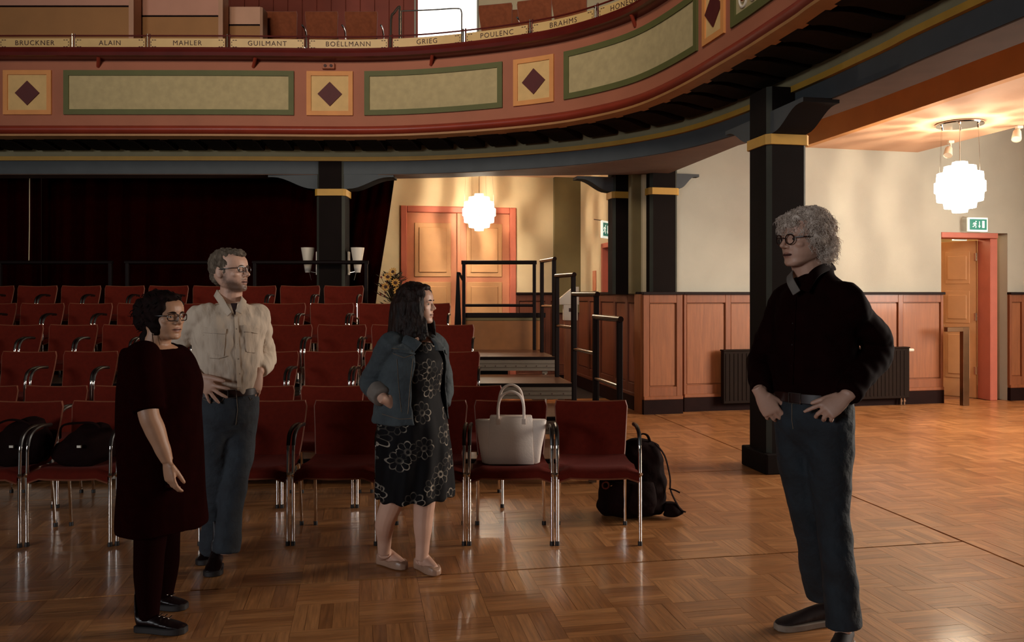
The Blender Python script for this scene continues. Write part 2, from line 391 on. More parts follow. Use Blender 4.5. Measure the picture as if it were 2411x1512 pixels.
for k in range(13):
    a0 = pi/2*k/12; a1 = pi/2*(k+1)/12
    if k == 12: break
    c0 = w1(td0+.42, -.9); 
    P = [(.42-.42*cos(a0), 1.93+.42*sin(a0)), (.42-.42*cos(a1), 1.93+.42*sin(a1)), (.42-.34*cos(a1), 1.93+.34*sin(a1)), (.42-.34*cos(a0), 1.93+.34*sin(a0))]
    vs = [w1(td0+x, n, z) for n in (-1.0, -.85) for x, z in P]
    q.add(vs, [(3, 2, 1, 0), (4, 5, 6, 7), (0, 1, 5, 4), (1, 2, 6, 5), (2, 3, 7, 6), (3, 0, 4, 7)])
q.build('arch_ring', M_tile, tp, smooth=0)
point('corridor_lamp', w1(td0+.35, -1.3, 2.5), 40, .08, (1.0, .72, .42))

# ------------------------------------------------------------------ stair recess: side wall and far wall with double door
S0 = Vector((1.66, 10.25, 0)); SL = 3.05
NSD = Vector((-SD.y, SD.x, 0))           # normal of the side wall, towards the stairs (left)
if NSD.x > 0: NSD = -NSD
def sbox(b, t0, t1, n0, n1, z0, z1, mi=0):
    P = [S0+SD*t0+NSD*n0, S0+SD*t1+NSD*n0, S0+SD*t1+NSD*n1, S0+SD*t0+NSD*n1]
    return b.add([p+UP*z0 for p in P]+[p+UP*z1 for p in P], [(3, 2, 1, 0), (4, 5, 6, 7), (0, 1, 5, 4), (1, 2, 6, 5), (2, 3, 7, 6), (3, 0, 4, 7)], mi)
q = MB(); sbox(q, -.0, 1.05, -.3, 0, 0, 3.46); sbox(q, 1.75, SL+.3, -.3, 0, 0, 3.46); sbox(q, 1.05, 1.75, -.3, 0, 2.25, 3.46); sbox(q, 1.05, 1.75, -.3, 0, 0, 1.53)
tag(q.build('wall_side', M_cream_warm, smooth=0), kind='structure')
sd = thing('door_2', None, None, kind='structure')
q = MB(); sbox(q, 1.05, 1.12, -.2, .02, 1.53, 2.25); q.build('jamb', M_doorframe, sd, bevel=.004, smooth=0)
q = MB(); sbox(q, 1.68, 1.75, -.2, .02, 1.53, 2.25); q.build('jamb', M_doorframe, sd, bevel=.004, smooth=0)
q = MB(); sbox(q, 1.05, 1.75, -.2, .02, 2.18, 2.25); q.build('head_frame', M_doorframe, sd, bevel=.004, smooth=0)
q = MB(); sbox(q, 1.12, 1.68, -.16, -.12, 1.53, 2.18); q.build('door_leaf', M_doorstile, sd, smooth=0)
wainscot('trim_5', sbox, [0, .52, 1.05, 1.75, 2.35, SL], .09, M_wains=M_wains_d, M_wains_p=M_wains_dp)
EC = S0+SD*SL                            # inner corner
def fbox(b, t0, t1, n0, n1, z0, z1, mi=0):   # t to the left from the corner, n towards the hall
    f = lambda t, n: EC-CD*t-SD*n
    P = [f(t0, n0), f(t1, n0), f(t1, n1), f(t0, n1)]
    return b.add([p+UP*z0 for p in P]+[p+UP*z1 for p in P], [(3, 2, 1, 0), (4, 5, 6, 7), (0, 1, 5, 4), (1, 2, 6, 5), (2, 3, 7, 6), (3, 0, 4, 7)], mi)
def ft_at(px, n=0):
    o = EC-SD*n; k = (px-CX)/F
    return (o.x-k*o.y)/(CD.x-k*CD.y)
f0, f1 = ft_at(1215), ft_at(943); fd = (EC-CD*(f0+f1)/2).y; FT = gz(487, fd)
q = MB(); fbox(q, -.3, f0, -.3, 0, 0, 3.46); fbox(q, f1, 4.5, -.3, 0, 0, 3.46); fbox(q, f0, f1, -.3, 0, FT, 3.46)
tag(q.build('wall_back', M_cream_warm, smooth=0), kind='structure')
ol = ft_at(1306, .10)
q = MB(); fbox(q, -.0, ol, 0, .10, 1.2, 3.46); tag(q.build('wall_corner_shade', M_olive, smooth=0), kind='structure')  # shade on the far wall, put in as a raised olive strip
dd = thing('door_3', None, None, kind='structure')
fw = .10
for a, c in ((f0, f0+fw), (f1-fw, f1)):
    q = MB(); fbox(q, a, c, -.2, .03, 0, FT); q.build('jamb', M_doorframe, dd, bevel=.01, smooth=0)
q = MB(); fbox(q, f0+fw, f1-fw, -.2, .03, FT-fw, FT); q.build('head_frame', M_doorframe, dd, bevel=.01, smooth=0)
mid = (f0+f1)/2
for a, c in ((f0+fw, mid-.004), (mid+.004, f1-fw)):
    q = MB(); fbox(q, a, c, -.14, -.05, .9, FT-fw); lf = q.build('door_leaf', M_doorstile, dd, bevel=.004, smooth=0)
    zt = FT-fw
    for z0, z1 in ((zt-1.02, zt-.16), (zt-1.95, zt-1.10)):
        q = MB(); fbox(q, a+.12, c-.12, -.05, -.035, z0, z1); q.build('panel_moulding', M_doorleaf, lf, bevel=.012, smooth=0)
        q = MB(); fbox(q, a+.19, c-.19, -.035, -.018, z0+.07, z1-.07); q.build('panel', M_doorleaf, lf, bevel=.012, smooth=0)
q = MB(); fbox(q, mid-.03, mid+.03, -.05, -.01, .9, FT-fw); q.build('meeting_strip', M_doorstile, dd, bevel=.008, smooth=0)
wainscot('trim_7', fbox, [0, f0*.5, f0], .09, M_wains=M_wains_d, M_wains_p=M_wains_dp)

# ------------------------------------------------------------------ gallery balcony: base curve
base_px = [(-420, 318), (0, 317), (300, 317), (560, 317.3), (832, 319), (998, 315), (1163, 304), (1300, 290), (1400, 273), (1500, 248), (1600, 204), (1700, 147), (1759, 112), (1818, 74), (1877, 36), (1924, 1)]
KB = 1.889
bp = []
for px, py in base_px:
    d = F*KB/(HY-py); bp.append(Vector((gx(px, d), d, 0)))
e = bp[-1]
for k in (1.2, 2.6, 4.2): bp.append(e+Vector((.1836*k, -.983*k, 0)))
fine = catmull(bp, 24)
for _ in range(60):       # fair the curve
    fine = [fine[0]]+[fine[i]*.5+(fine[i-1]+fine[i+1])*.25 for i in range(1, len(fine)-1)]+[fine[-1]]
SL_ = [0]
for i in range(1, len(fine)): SL_.append(SL_[-1]+(fine[i]-fine[i-1]).length)
TOT = SL_[-1]
def bc(s):
    s = max(0, min(TOT-1e-6, s)); lo, hi = 0, len(SL_)-1
    while hi-lo > 1:
        m_ = (lo+hi)//2
        if SL_[m_] <= s: lo = m_
        else: hi = m_
    f = (s-SL_[lo])/(SL_[hi]-SL_[lo]); p = fine[lo].lerp(fine[hi], f)
    a = fine[max(lo-3, 0)]; c = fine[min(hi+3, len(fine)-1)]; t = (c-a).normalized()
    return p, t, Vector((t.y, -t.x, 0))
def off(s, n, z): p, t, nn = bc(s); return p+nn*n+UP*z
def s_at(px, n=0):
    lo, hi = 0, TOT
    for _ in range(50):
        m_ = (lo+hi)/2; p = off(m_, n, 0)
        if p.y < .4 or CX+F*p.x/p.y > px: hi = m_
        else: lo = m_
    return (lo+hi)/2
def sweep(b, prof, s0, s1, step=.12, mi=0):
    k = max(2, int((s1-s0)/step)+1)
    rings = [[off(s0+(s1-s0)*i/(k-1), n, z) for n, z in prof] for i in range(k)]
    return b.loft(rings, True, True, mi)
def srect(b, s0, s1, n0, n1, z0, z1, step=.12): return sweep(b, [(n0, z0), (n1, z0), (n1, z1), (n0, z1)], s0, s1, step)
ZB = H+KB                                 # 3.389
bal = thing('balcony', 'curved gallery balcony with terracotta front, framed panels and bracketed cornice', 'balcony', kind='structure')
q = MB(); sweep(q, [(-.03, 3.40), (-.03, 4.30), (-.16, 4.30), (-.16, 3.40)], 0, TOT); q.build('fascia', M_fascia, bal)
arc = [(-.035, 3.395)]+[(-.035+.065*sin(pi*k/8)**.8, 3.40+.105*k/8) for k in range(1, 8)]+[(-.035, 3.505)]
q = MB(); sweep(q, arc+[(-.10, 3.505), (-.10, 3.395)], 0, TOT); q.build('round_moulding', M_redround, bal)
q = MB(); sweep(q, [(.012, 3.372), (.012, 3.396), (-.12, 3.396), (-.12, 3.350), (-.075, 3.350)], 0, TOT); q.build('edge_strip', M_goldedge, bal)
q = MB(); sweep(q, [(.10, 4.30), (.115, 4.335), (.10, 4.37), (.03, 4.385), (.02, 4.42), (-.17, 4.42), (-.17, 4.27), (-.03, 4.27), (-.0, 4.285), (.06, 4.28)], 0, TOT); q.build('handrail', M_handrail, bal)
q = MB(); srect(q, 0, TOT, -.675, -.72, 3.24, 3.40); q.build('grey_green_strip', M_strip, bal)
q = MB(); srect(q, 0, TOT, -.660, -.72, 3.195, 3.246); q.build('gold_strip', M_gold, bal)
q = MB(); srect(q, 0, TOT, -.70, -1.06, 3.03, 3.20); q.build('beam', M_blue, bal)
q = MB(); srect(q, 0, TOT, -.71, -1.05, 3.022, 3.032); q.build('beam_soffit', M_soffit, bal)
q = MB(); srect(q, 0, TOT, -.10, -.72, 3.385, 3.46); q.build('bracket_bed', M_modil, bal)
q = MB(); srect(q, 0, TOT, -.16, -1.0, 3.62, 3.72); q.build('gallery_floor', M_soffit, bal)
# modillion brackets
prof = [(-.085, 3.385), (-.085, 3.350), (-.13, 3.338), (-.19, 3.346), (-.27, 3.345), (-.36, 3.334), (-.45, 3.318), (-.53, 3.308), (-.60, 3.308), (-.650, 3.322), (-.658, 3.345), (-.658, 3.385)]
s = s_at(-200)
while s < TOT-.4:
    q = MB(); sweep(q, prof, s, s+.265, .14); o = q.build('bracket', M_modil, bal, smooth=30)
    q = MB(); srect(q, s+.02, s+.245, -.07, -.085, 3.352, 3.382, .12); q.build('bracket_lip', M_modlip, o, smooth=0)
    s += .37
# framed panels
def framed(px0, px1, fw, fm, im, name, z0=3.63, z1=4.155, s_end=None):
    a = s_at(px0, -.02); c = s_end if s_end else s_at(px1, -.02)
    q = MB(); srect(q, a+fw, c-fw, -.031, -.022, z0+fw, z1-fw); root = q.build(name, im, bal, smooth=30)
    for (u0, u1, v0, v1) in ((a, c, z0, z0+fw), (a, c, z1-fw, z1), (a, a+fw, z0+fw, z1-fw), (c-fw, c, z0+fw, z1-fw)):
        q = MB(); srect(q, u0, u1, -.031, -.008, v0, v1); q.build('frame_bar', fm, root, smooth=30)
    return root, a, c
for p0, p1 in ((150, 692), (858, 1183), (1328, 1642)):
    framed(p0, p1, .062, M_greenframe, M_beige, 'long_panel')
a4 = s_at(1722, -.02)
r4, a4, c4 = framed(1722, 0, .075, M_greenframe, M_beige, 'ornament_panel', s_end=a4+1.7)
for k in range(5):
    ss = a4+.20+.16*k; p, t, nn = bc(ss)
    q = MB(); cc = off(ss, -.015, 3.82); q.tube([cc+t*.060*cos(2*pi*i/24)+UP*.085*sin(2*pi*i/24) for i in range(25)], .011, 6, cap=False); q.build('scroll_ring', M_white, r4)
    q = MB(); q.ell(cc+UP*-.01, (.03, .03, .04)); q.build('scroll_boss', M_steel, r4)
for p0, p1 in ((8, 121), (722, 831), (1209, 1304), (1655, 1706)):
    root, a, c = framed(p0, p1, .052, M_sqframe, M_sqfill, 'square_panel')
    ss = (a+c)/2; p, t, nn = bc(ss); cc = off(ss, -.016, 3.885)
    q = MB(); w = .145; q.prism([(-w, 0), (0, -w), (w, 0), (0, w)], cc, t, UP, .014); q.build('diamond', M_diamond, root, smooth=0)
for px in (235, 603, 1020, 1492):
    ss = s_at(px, .03); q = MB(); q.tube([off(ss-.05, -.03, 4.20), off(ss, .06, 4.29)], .020, 8); q.build('rail_bracket', M_redround, bal)
ss = s_at(773, -.0); p, t, nn = bc(ss)
q = MB(); q.box(off(ss, -.015, 4.215), (.15, .05, .07)); ob = q.build('socket_box', M_fascia, bal, smooth=0, bevel=.005)
for k in (-1, 1):
    q = MB(); q.lathe([(.018, 0), (.018, .01)], off(ss+.035*k, .008, 4.215), 12, Matrix.Rotation(pi/2, 3, 'X')); q.build('socket', M_ink, ob)
# name plates on the parapet rail
NAMES = [('BRUCKNER', 0, 165), ('ALAIN', 177, 342), ('MAHLER', 353, 530), ('GUILMANT', 543, 716), ('BOËLLMANN', 727, 913), ('GRIEG', 924, 1086), ('POULENC', 1098, 1243), ('BRAHMS', 1253, 1398), ('HONEGGER', 1411, 1540)]
def text_mesh(body, size, mt):
    cu = bpy.data.curves.new('lettering', 'FONT'); cu.body = body; cu.size = size; cu.extrude = .0015; cu.align_x = 'CENTER'; cu.align_y = 'CENTER'; cu.space_character = 1.18; cu.resolution_u = 3
    o = bpy.data.objects.new('lettering', cu); C.objects.link(o)
    dg = bpy.context.evaluated_depsgraph_get(); me = bpy.data.meshes.new_from_object(o.evaluated_get(dg))
    bpy.data.objects.remove(o); me.materials.clear(); me.materials.append(mt); return me
NP = -.06; ZP0, ZP1 = 4.425, 4.545
rail = thing('name_rail', 'low gallery rail carrying gold composer name plates', 'railing')
q = MB(); q.tube([off(s_at(-300)+i*.12, NP, 4.578) for i in range(int((TOT-s_at(-300))/.12))], .010, 8); q.build('top_rail', M_handrail, rail)
q = MB(); q.tube([off(s_at(-300)+i*.12, NP, 4.418) for i in range(int((TOT-s_at(-300))/.12))], .008, 6); q.build('lower_rail', M_handrail, rail)
for nm, p0, p1 in NAMES:
    a, c = s_at(p0, NP), s_at(p1, NP); ss = (a+c)/2; p, t, nn = bc(ss)
    q = MB(); srect(q, a, c, NP-.006, NP+.006, ZP0, ZP1); pl = q.build('name_plate', M_plate, rail, smooth=30); pl['label'] = 'gold plate lettered '+nm
    me = text_mesh(nm, .082, M_ink)
    for v in me.vertices:      # bend the lettering onto the plate
        q_ = off(ss+v.co.x, NP+.0075+v.co.z, (ZP0+ZP1)/2+.003+v.co.y); v.co = q_
    link('lettering', me, pl)
    q = MB()
    for sg, e_ in ((1, a), (-1, c)):
        for dx, dz, wx, wz in ((.025, .02, .02, .008), (.055, .02, .02, .008), (.025, .10, .02, .008), (.055, .10, .02, .008), (.012, .04, .007, .018), (.012, .075, .007, .018)):
            s0 = e_+sg*dx; srect(q, min(s0, s0+sg*wx), max(s0, s0+sg*wx), NP+.005, NP+.0085, ZP0+dz-wz/2, ZP0+dz+wz/2, .03)
    tag(q.build('corner_marks', M_ink, pl, smooth=0), kind='stuff')
    s1 = c+.025
    for d_, m_ in ((0, M_steel), (.03, M_handrail)):
        q = MB(); q.tube([off(s1+d_, NP, 4.40), off(s1+d_, NP, 4.60)], .009, 8); q.build('rail_post', m_, rail)

# ------------------------------------------------------------------ soffits and ceilings
inn = [off(s, -1.05, 0) for s in [s_at(900)+k*.15 for k in range(60)] if s < TOT]
C1c = Vector((2.284, 6.95, 0)); C2c = Vector((1.80, 10.02, 0))
# soffit between the curved beam and the straight beam line from column to pier
lp = [off(s, -1.04, 0) for s in np.linspace(s_at(1120, -1.04), s_at(1800, -1.04), 26)]
rp = [Vector((C2c.x+.2, C2c.y+.1, 0))+CD*0, C1c+CD*.18]
poly = lp+[C1c+CD*.20-SD*.1, C2c+CD*.20+SD*.2]
n = len(poly)
q = MB(); q.add([p+UP*3.024 for p in poly]+[p+UP*3.30 for p in poly], [tuple(range(n-1, -1, -1)), tuple(range(n, 2*n))]+[(i, (i+1) % n, n+(i+1) % n, n+i) for i in range(n)])
q.build('corner_soffit', M_soffit, bal, smooth=0)
# ceiling under the gallery (far side) and over the right aisle
def slab(name, poly, z, th, m):
    n = len(poly); q = MB()
    q.add([Vector((*p[:2], z)) for p in poly]+[Vector((*p[:2], z+th)) for p in poly], [tuple(range(n-1, -1, -1)), tuple(range(n, 2*n))]+[(i, (i+1) % n, n+(i+1) % n, n+i) for i in range(n)])
    return tag(q.build(name, m, smooth=0), kind='structure')
back = [off(s, -1.0, 0) for s in np.linspace(.1, s_at(1290, -1.0), 30)]
slab('ceiling', back+[C2c+SD*.2, EC+CD*.3+SD*.3, EC-CD*9+SD*.3], 3.40, .15, M_pinkceil)
IL = lambda k: Vector((3.95, 10.62, 0))-SD*k
OL = lambda k: Vector((5.58, 11.05, 0))-SD*k
slab('ceiling_aisle', [IL(-.3), OL(-.3), OL(9), IL(9)], 3.45, .12, M_pinkceil)
slab('ceiling_side', [OL(-.3), OL(-.3)+CD*3.2, OL(9)+CD*3.2, OL(9)], 4.7, .12, M_pinkceil)
q = MB(); q.span(IL(-.3), IL(9), -CD, .10, 3.45, 4.40); ob = q.build('wall_bulkhead', M_orange, smooth=0); tag(ob, kind='structure')
slab('ceiling_pocket', [C2c+CD*.2+SD*.6, IL(-.3), IL(9), C1c+CD*.3-SD*5.5], 4.30, .1, M_orange)
q = MB(); q.span(C2c+CD*.12+SD*.3, C1c+CD*.12-SD*5.5, CD, .10, 3.03, 4.30); tag(q.build('wall_beam_back', M_soffit, smooth=0), kind='structure')
# round speaker grille in the bulkhead
sp = IL(0); k = (2087-CX)/F; tt = (sp.x-k*sp.y)/(-(-SD.x)+(-k)*(-SD.y)*-1) if False else 0
for tt in np.linspace(0, 6, 601):
    p = IL(tt)-CD*.10
    if CX+F*p.x/p.y >= 2087: break
zs = gz(207, p.y)
sg = thing('ceiling_speaker', 'small round speaker grille on the orange bulkhead', 'speaker', (p.x, p.y, zs))
Rs = Matrix((SD, UP, -CD)).transposed()
q = MB(); q.lathe([(.075, .0), (.075, .006)], p+UP*zs, 24, Rs); q.build('grille', M_orange, sg)
q = MB(); q.tube([p-CD*.006+UP*zs+(SD*cos(2*pi*i/28)+UP*sin(2*pi*i/28))*.08 for i in range(29)], .006, 6, cap=False); q.build('rim', M_sqframe, sg)

# ------------------------------------------------------------------ columns
def oct_(c, ax, ay, h, ch): 
    pts = [(h, h-ch), (h-ch, h), (-h+ch, h), (-h, h-ch), (-h, -h+ch), (-h+ch, -h), (h-ch, -h), (h, -h+ch)]
    return [c+ax*x+ay*y for x, y in pts]
def column(c, ax, ay, label, h=.18, brackets=(), z0=0, z1=3.24, base=True):
    root = thing('column', label, 'column', (c.x, c.y, z0))
    c = Vector((c.x, c.y, 0))
    q = MB(); r = oct_(c, ax, ay, h, .035); n = 8
    q.add([p+UP*z0 for p in r]+[p+UP*z1 for p in r], [tuple(range(7, -1, -1)), tuple(range(8, 16))]+[(i, (i+1) % 8, 8+(i+1) % 8, 8+i) for i in range(8)])
    sh = q.build('shaft', [M_bluedark, M_chamfer], root, smooth=0)
    for pl in sh.data.polygons:
        vs = [sh.data.vertices[i].co for i in pl.vertices]
        if len(vs) == 4 and (max((a-b).length for a in [Vector((v.x, v.y, 0)) for v in vs] for b in [Vector((v.x, v.y, 0)) for v in vs])) < .07: pl.material_index = 1
    q = MB(); r = oct_(c, ax, ay, h+.018, .035)
    q.add([p+UP*2.755 for p in r]+[p+UP*2.84 for p in r], [tuple(range(7, -1, -1)), tuple(range(8, 16))]+[(i, (i+1) % 8, 8+(i+1) % 8, 8+i) for i in range(8)]); q.build('gold_band', M_gold, root, smooth=0)
    if base:
        q = MB(); r = oct_(c, ax, ay, h+.045, .012); q.add([p for p in r]+[p+UP*.17 for p in r], [tuple(range(7, -1, -1)), tuple(range(8, 16))]+[(i, (i+1) % 8, 8+(i+1) % 8, 8+i) for i in range(8)]); q.build('plinth', M_bluedark, root, smooth=0, bevel=.008)
    for d, L_ in brackets:
        w = UP.cross(d)
        prof = [(h-.01, 3.03), (h-.01, 2.84), (h+.04, 2.845)]+[(h+.04+(L_-.10)*k/8, 2.845+.150*(.5-.5*cos(pi*k/8))) for k in range(1, 9)]+[(h+L_, 2.995), (h+L_, 3.03)]
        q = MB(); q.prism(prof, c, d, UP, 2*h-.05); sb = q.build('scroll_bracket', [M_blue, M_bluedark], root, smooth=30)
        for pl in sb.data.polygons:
            if pl.normal.z < -.12 or abs(pl.normal.dot(d)) > .6: pl.material_index = 1  # shade painted in: underside and end faces take the dark colour
    return root
col1 = column(C1c, CD, SD, 'tall dark slate column behind the man in black', brackets=((-SD, .50), (SD, .5)))
c3 = Vector((gx(785, 10.45), 10.45, 0)); _, t3, n3 = bc(s_at(785))
col3 = column(c3, Vector((1, 0, 0)), Vector((0, 1, 0)), 'dark slate column with two cone sconces behind the seats', brackets=((Vector((1, 0, 0)), .62), (Vector((-1, 0, 0)), .62)))
cA = Vector((gx(1556, 10.18), 10.34, 0))
col2 = column(cA, D1, -N1, 'dark slate column rising from the oak pier beside the white wall', h=.185, z0=DZ, brackets=((D1, .30),), base=False)
cB = Vector((gx(1462, 10.45), 10.66, 0))
colB = column(cB, D1, -N1, 'dark slate column at the corner of the stair recess', h=.12, z0=DZ, brackets=((-D1, .48),), base=False)
q = MB(); pc = Vector((gx(1501, 10.3), 10.36, 0)); q.box(pc+UP*2.40, (.19, .12, 1.80), Matrix.Rotation(A1, 3, 'Z')); tag(q.build('wall_corner_strip', M_olive, smooth=0, bevel=.01), kind='structure')
# ------------------------------------------------------------------ seating platforms
FR = [6.37, 7.25, 8.15, 9.05]; XE = [.76, .66, .62, .49]
for k in range(4):
    z = .2*(k+1); y0 = FR[k]; y1 = FR[k+1] if k < 3 else 10.25; x0 = -7.2; x1 = XE[k]
    t = thing('seating_platform', f'low wooden tier with aluminium front beam, {ORD[k]} step up behind the front chairs', 'platform', ((x0+x1)/2, y0, 0), group='stepped seating platforms')
    skew = -.16*(y1-y0)
    def q4(za, zb, ya=y0, yb=y1, xa=x0, xb=x1, sk=skew):
        P = [(xa, ya), (xb, ya), (xb+sk*(yb-ya)/(y1-y0), yb), (xa, yb)]; m_ = MB()
        m_.add([(p[0], p[1], za) for p in P]+[(p[0], p[1], zb) for p in P], [(3, 2, 1, 0), (4, 5, 6, 7), (0, 1, 5, 4), (1, 2, 6, 5), (2, 3, 7, 6), (3, 0, 4, 7)]); return m_
    q4(z-.022, z, y0+.012).build('deck', M_deck, t, smooth=0)
    q4(z-.034, z-.002, y0-.012, y0+.02).build('nosing', M_blackrail, t, smooth=0, bevel=.004)
    # ribbed aluminium edge beam
    pr = [(0, z-.036), (0, z-.075), (.010, z-.079), (.010, z-.088), (0, z-.092), (0, z-.118), (.010, z-.122), (.010, z-.128), (0, z-.132), (0, z-.158), (.05, z-.158), (.05, z-.036)]
    m_ = MB(); m_.loft([[Vector((x, y0+a, b)) for a, b in pr] for x in (x0, x1)]); bm_ = m_.build('front_beam', M_alu, t, smooth=0)
    nb = 14
    rv = MB(); rv.lathe([(.007, 0), (.005, .004)], (0, 0, 0), 8, Matrix.Rotation(pi/2, 3, 'X')); rvm = rv.mesh('rivet', M_ink)
    for i in range(nb):
        o = link('rivet', rvm, bm_); o.location = Vector((x1-.10-.115*i, y0-.001, z-.106))-Vector(((x0+x1)/2, y0, 0))
    for xx in (x1-.12, x1-1.6, x1-3.1, x1-4.6):
        m_ = MB(); m_.tube([(xx, y0+.10, 0), (xx, y0+.10, z-.15)], .022, 8); m_.build('leg', M_alu, t)
        m_ = MB(); m_.box((xx, y0+.05, z-.175), (.06, .05, .035)); m_.build('clamp', M_alu, t, smooth=0)
# kick board and ledge behind the top tier at the stairs
kb = thing('kick_board', 'orange-brown board with a black ledge closing the top tier', 'board', (-.15, 10.14, .8))
m_ = MB(); m_.box((-.12, 10.215, .985), (.97, .03, .37)); m_.build('panel', M_kick, kb, smooth=0)
m_ = MB(); m_.box((-.12, 10.215, 1.185), (.97, .03, .04)); m_.build('upper_strip', M_olive, kb, smooth=0)
m_ = MB(); m_.box((-.10, 10.215, 1.235), (1.05, .06, .06)); m_.build('ledge', M_blackrail, kb, smooth=0, bevel=.006)

# ------------------------------------------------------------------ guard rails
def guard(a, b_, z, label, group, mid=.56, top=1.1, foot=True, sq=.042, midm=None):
    midm = midm or M_blackrail
    a = Vector((a[0], a[1], z)); b_ = Vector((b_[0], b_[1], z)); d = (b_-a).normalized()
    g = thing('guard_rail', label, 'railing', tuple((a+b_)/2), group=group)
    R = Matrix.Rotation(atan2(d.y, d.x), 3, 'Z')
    for p in (a, b_):
        m_ = MB(); m_.box(p+UP*top/2, (sq, sq, top), R); m_.build('post', M_blackrail, g, smooth=0, bevel=.004)
    m_ = MB(); m_.tube([a-d*.03+UP*(top+.0), b_+d*.03+UP*(top+.0)], .025, 10); m_.build('top_rail', M_railtop if midm is M_railgloss else M_blackrail, g)
    m_ = MB(); m_.tube([a+UP*mid, b_+UP*mid], .018, 10); m_.build('mid_rail', midm, g)
    return g
near = [(.86, 6.45), (.765, 7.32), (.625, 8.22), (.475, 9.12)]
farp = [(.735, 7.12), (.615, 7.98), (.49, 8.78), (.36, 9.72)]
wds = ['lowest', 'second', 'third', 'topmost']
for k in range(4):
    guard(near[k], farp[k], .2*(k+1), f'black stepped side guard rail on the {wds[k]} tier beside the aisle', 'side guard rails', midm=M_railgloss)
guard((gx(1092, 10.14), 10.14), (gx(1258, 10.14), 10.14), .8, 'black guard rail crossing in front of the double door', 'back guard rails', mid=.56)
for i, (pa, pb) in enumerate(((600, 862), (300, 560), (0, 260))):
    guard((gx(pa, 10.14), 10.14), (gx(pb, 10.14), 10.14), .8, f'black back guard rail behind the last row, {ORD[i]} from the slate column', 'back guard rails', mid=.5)
lp_ = thing('edge_rail', 'narrow black rail panel seen edge-on left of the double door guard rail', 'railing', (gx(1085, 10.3), 10.3, .8))
m_ = MB(); m_.prism([(-.02, 0), (.09, 0), (.05, .98), (.02, .98)], (gx(1072, 10.2), 10.18, .8), (1, 0, 0), (0, 0, 1), .04); m_.build('sheet', M_blackrail, lp_, smooth=0)
m_ = MB(); m_.tube([(gx(1083, 10.3), 10.18, 1.76), (gx(1083, 10.3), 10.9, 1.70)], .02, 8); m_.build('top_rail', M_blackrail, lp_)

# ------------------------------------------------------------------ curtain behind the seats
def curtain(name, xa, xb, yb, label, zt=3.395, slant=0, seed=1, z0=.0):
    random.seed(seed); nx = int((xb-xa)/.03); ph = random.random()*6
    def yy(u): return .045*sin(u*19+ph)+.02*sin(u*43+1)
    rows = []
    for side in (0, .012):
        pass
    zs = [z0, .8, 1.6, 2.4, zt]
    m_ = MB(); vs = []; 
    for sgn in (0, .012):
        for z in zs:
            for i in range(nx+1):
                f = i/nx; x1_ = xb-slant*(zt-z)/zt; x = xa+(x1_-xa)*f
                vs.append(Vector((x, yb+yy(x)*(.6+.4*(zt-z)/zt)+sgn, z)))
    n_ = nx+1; nz = len(zs); fs = []
    for s_ in range(2):
        o_ = s_*n_*nz
        for j in range(nz-1):
            for i in range(nx): fs.append((o_+j*n_+i, o_+j*n_+i+1, o_+(j+1)*n_+i+1, o_+(j+1)*n_+i))
    O2 = n_*nz
    for j in range(nz-1):
        for i in (0, nx): fs.append((j*n_+i, (j+1)*n_+i, O2+(j+1)*n_+i, O2+j*n_+i))
    for i in range(nx):
        for j in (0, nz-1): fs.append((j*n_+i, j*n_+i+1, O2+j*n_+i+1, O2+j*n_+i))
    m_.add(vs, fs); o = m_.build(name, M_curtain, smooth=60); return tag(o, label, 'curtain', 'dark curtains behind the seats')
XS = gx(71.5, 10.70)
curtain('curtain', XS+.01, gx(937, 10.95), 10.95, 'wide black velvet curtain hanging behind the slate column', slant=.50, seed=3)
curtain('curtain', -8.2, XS+.08, 10.80, 'black velvet curtain at the far left, beyond the pale light slit', seed=5)
m_ = MB(); m_.tube([(XS-.01, 10.70, 3.40), (XS-.012, 10.70, 2.4), (XS-.02, 10.70, 1.92)], .006, 6); tag(m_.build('curtain_light_slit', M_cream_warm), 'thin pale strip standing in for light through a slit in the black curtain', 'cord')  # light showing through the curtain slit, built as a thin pale tube

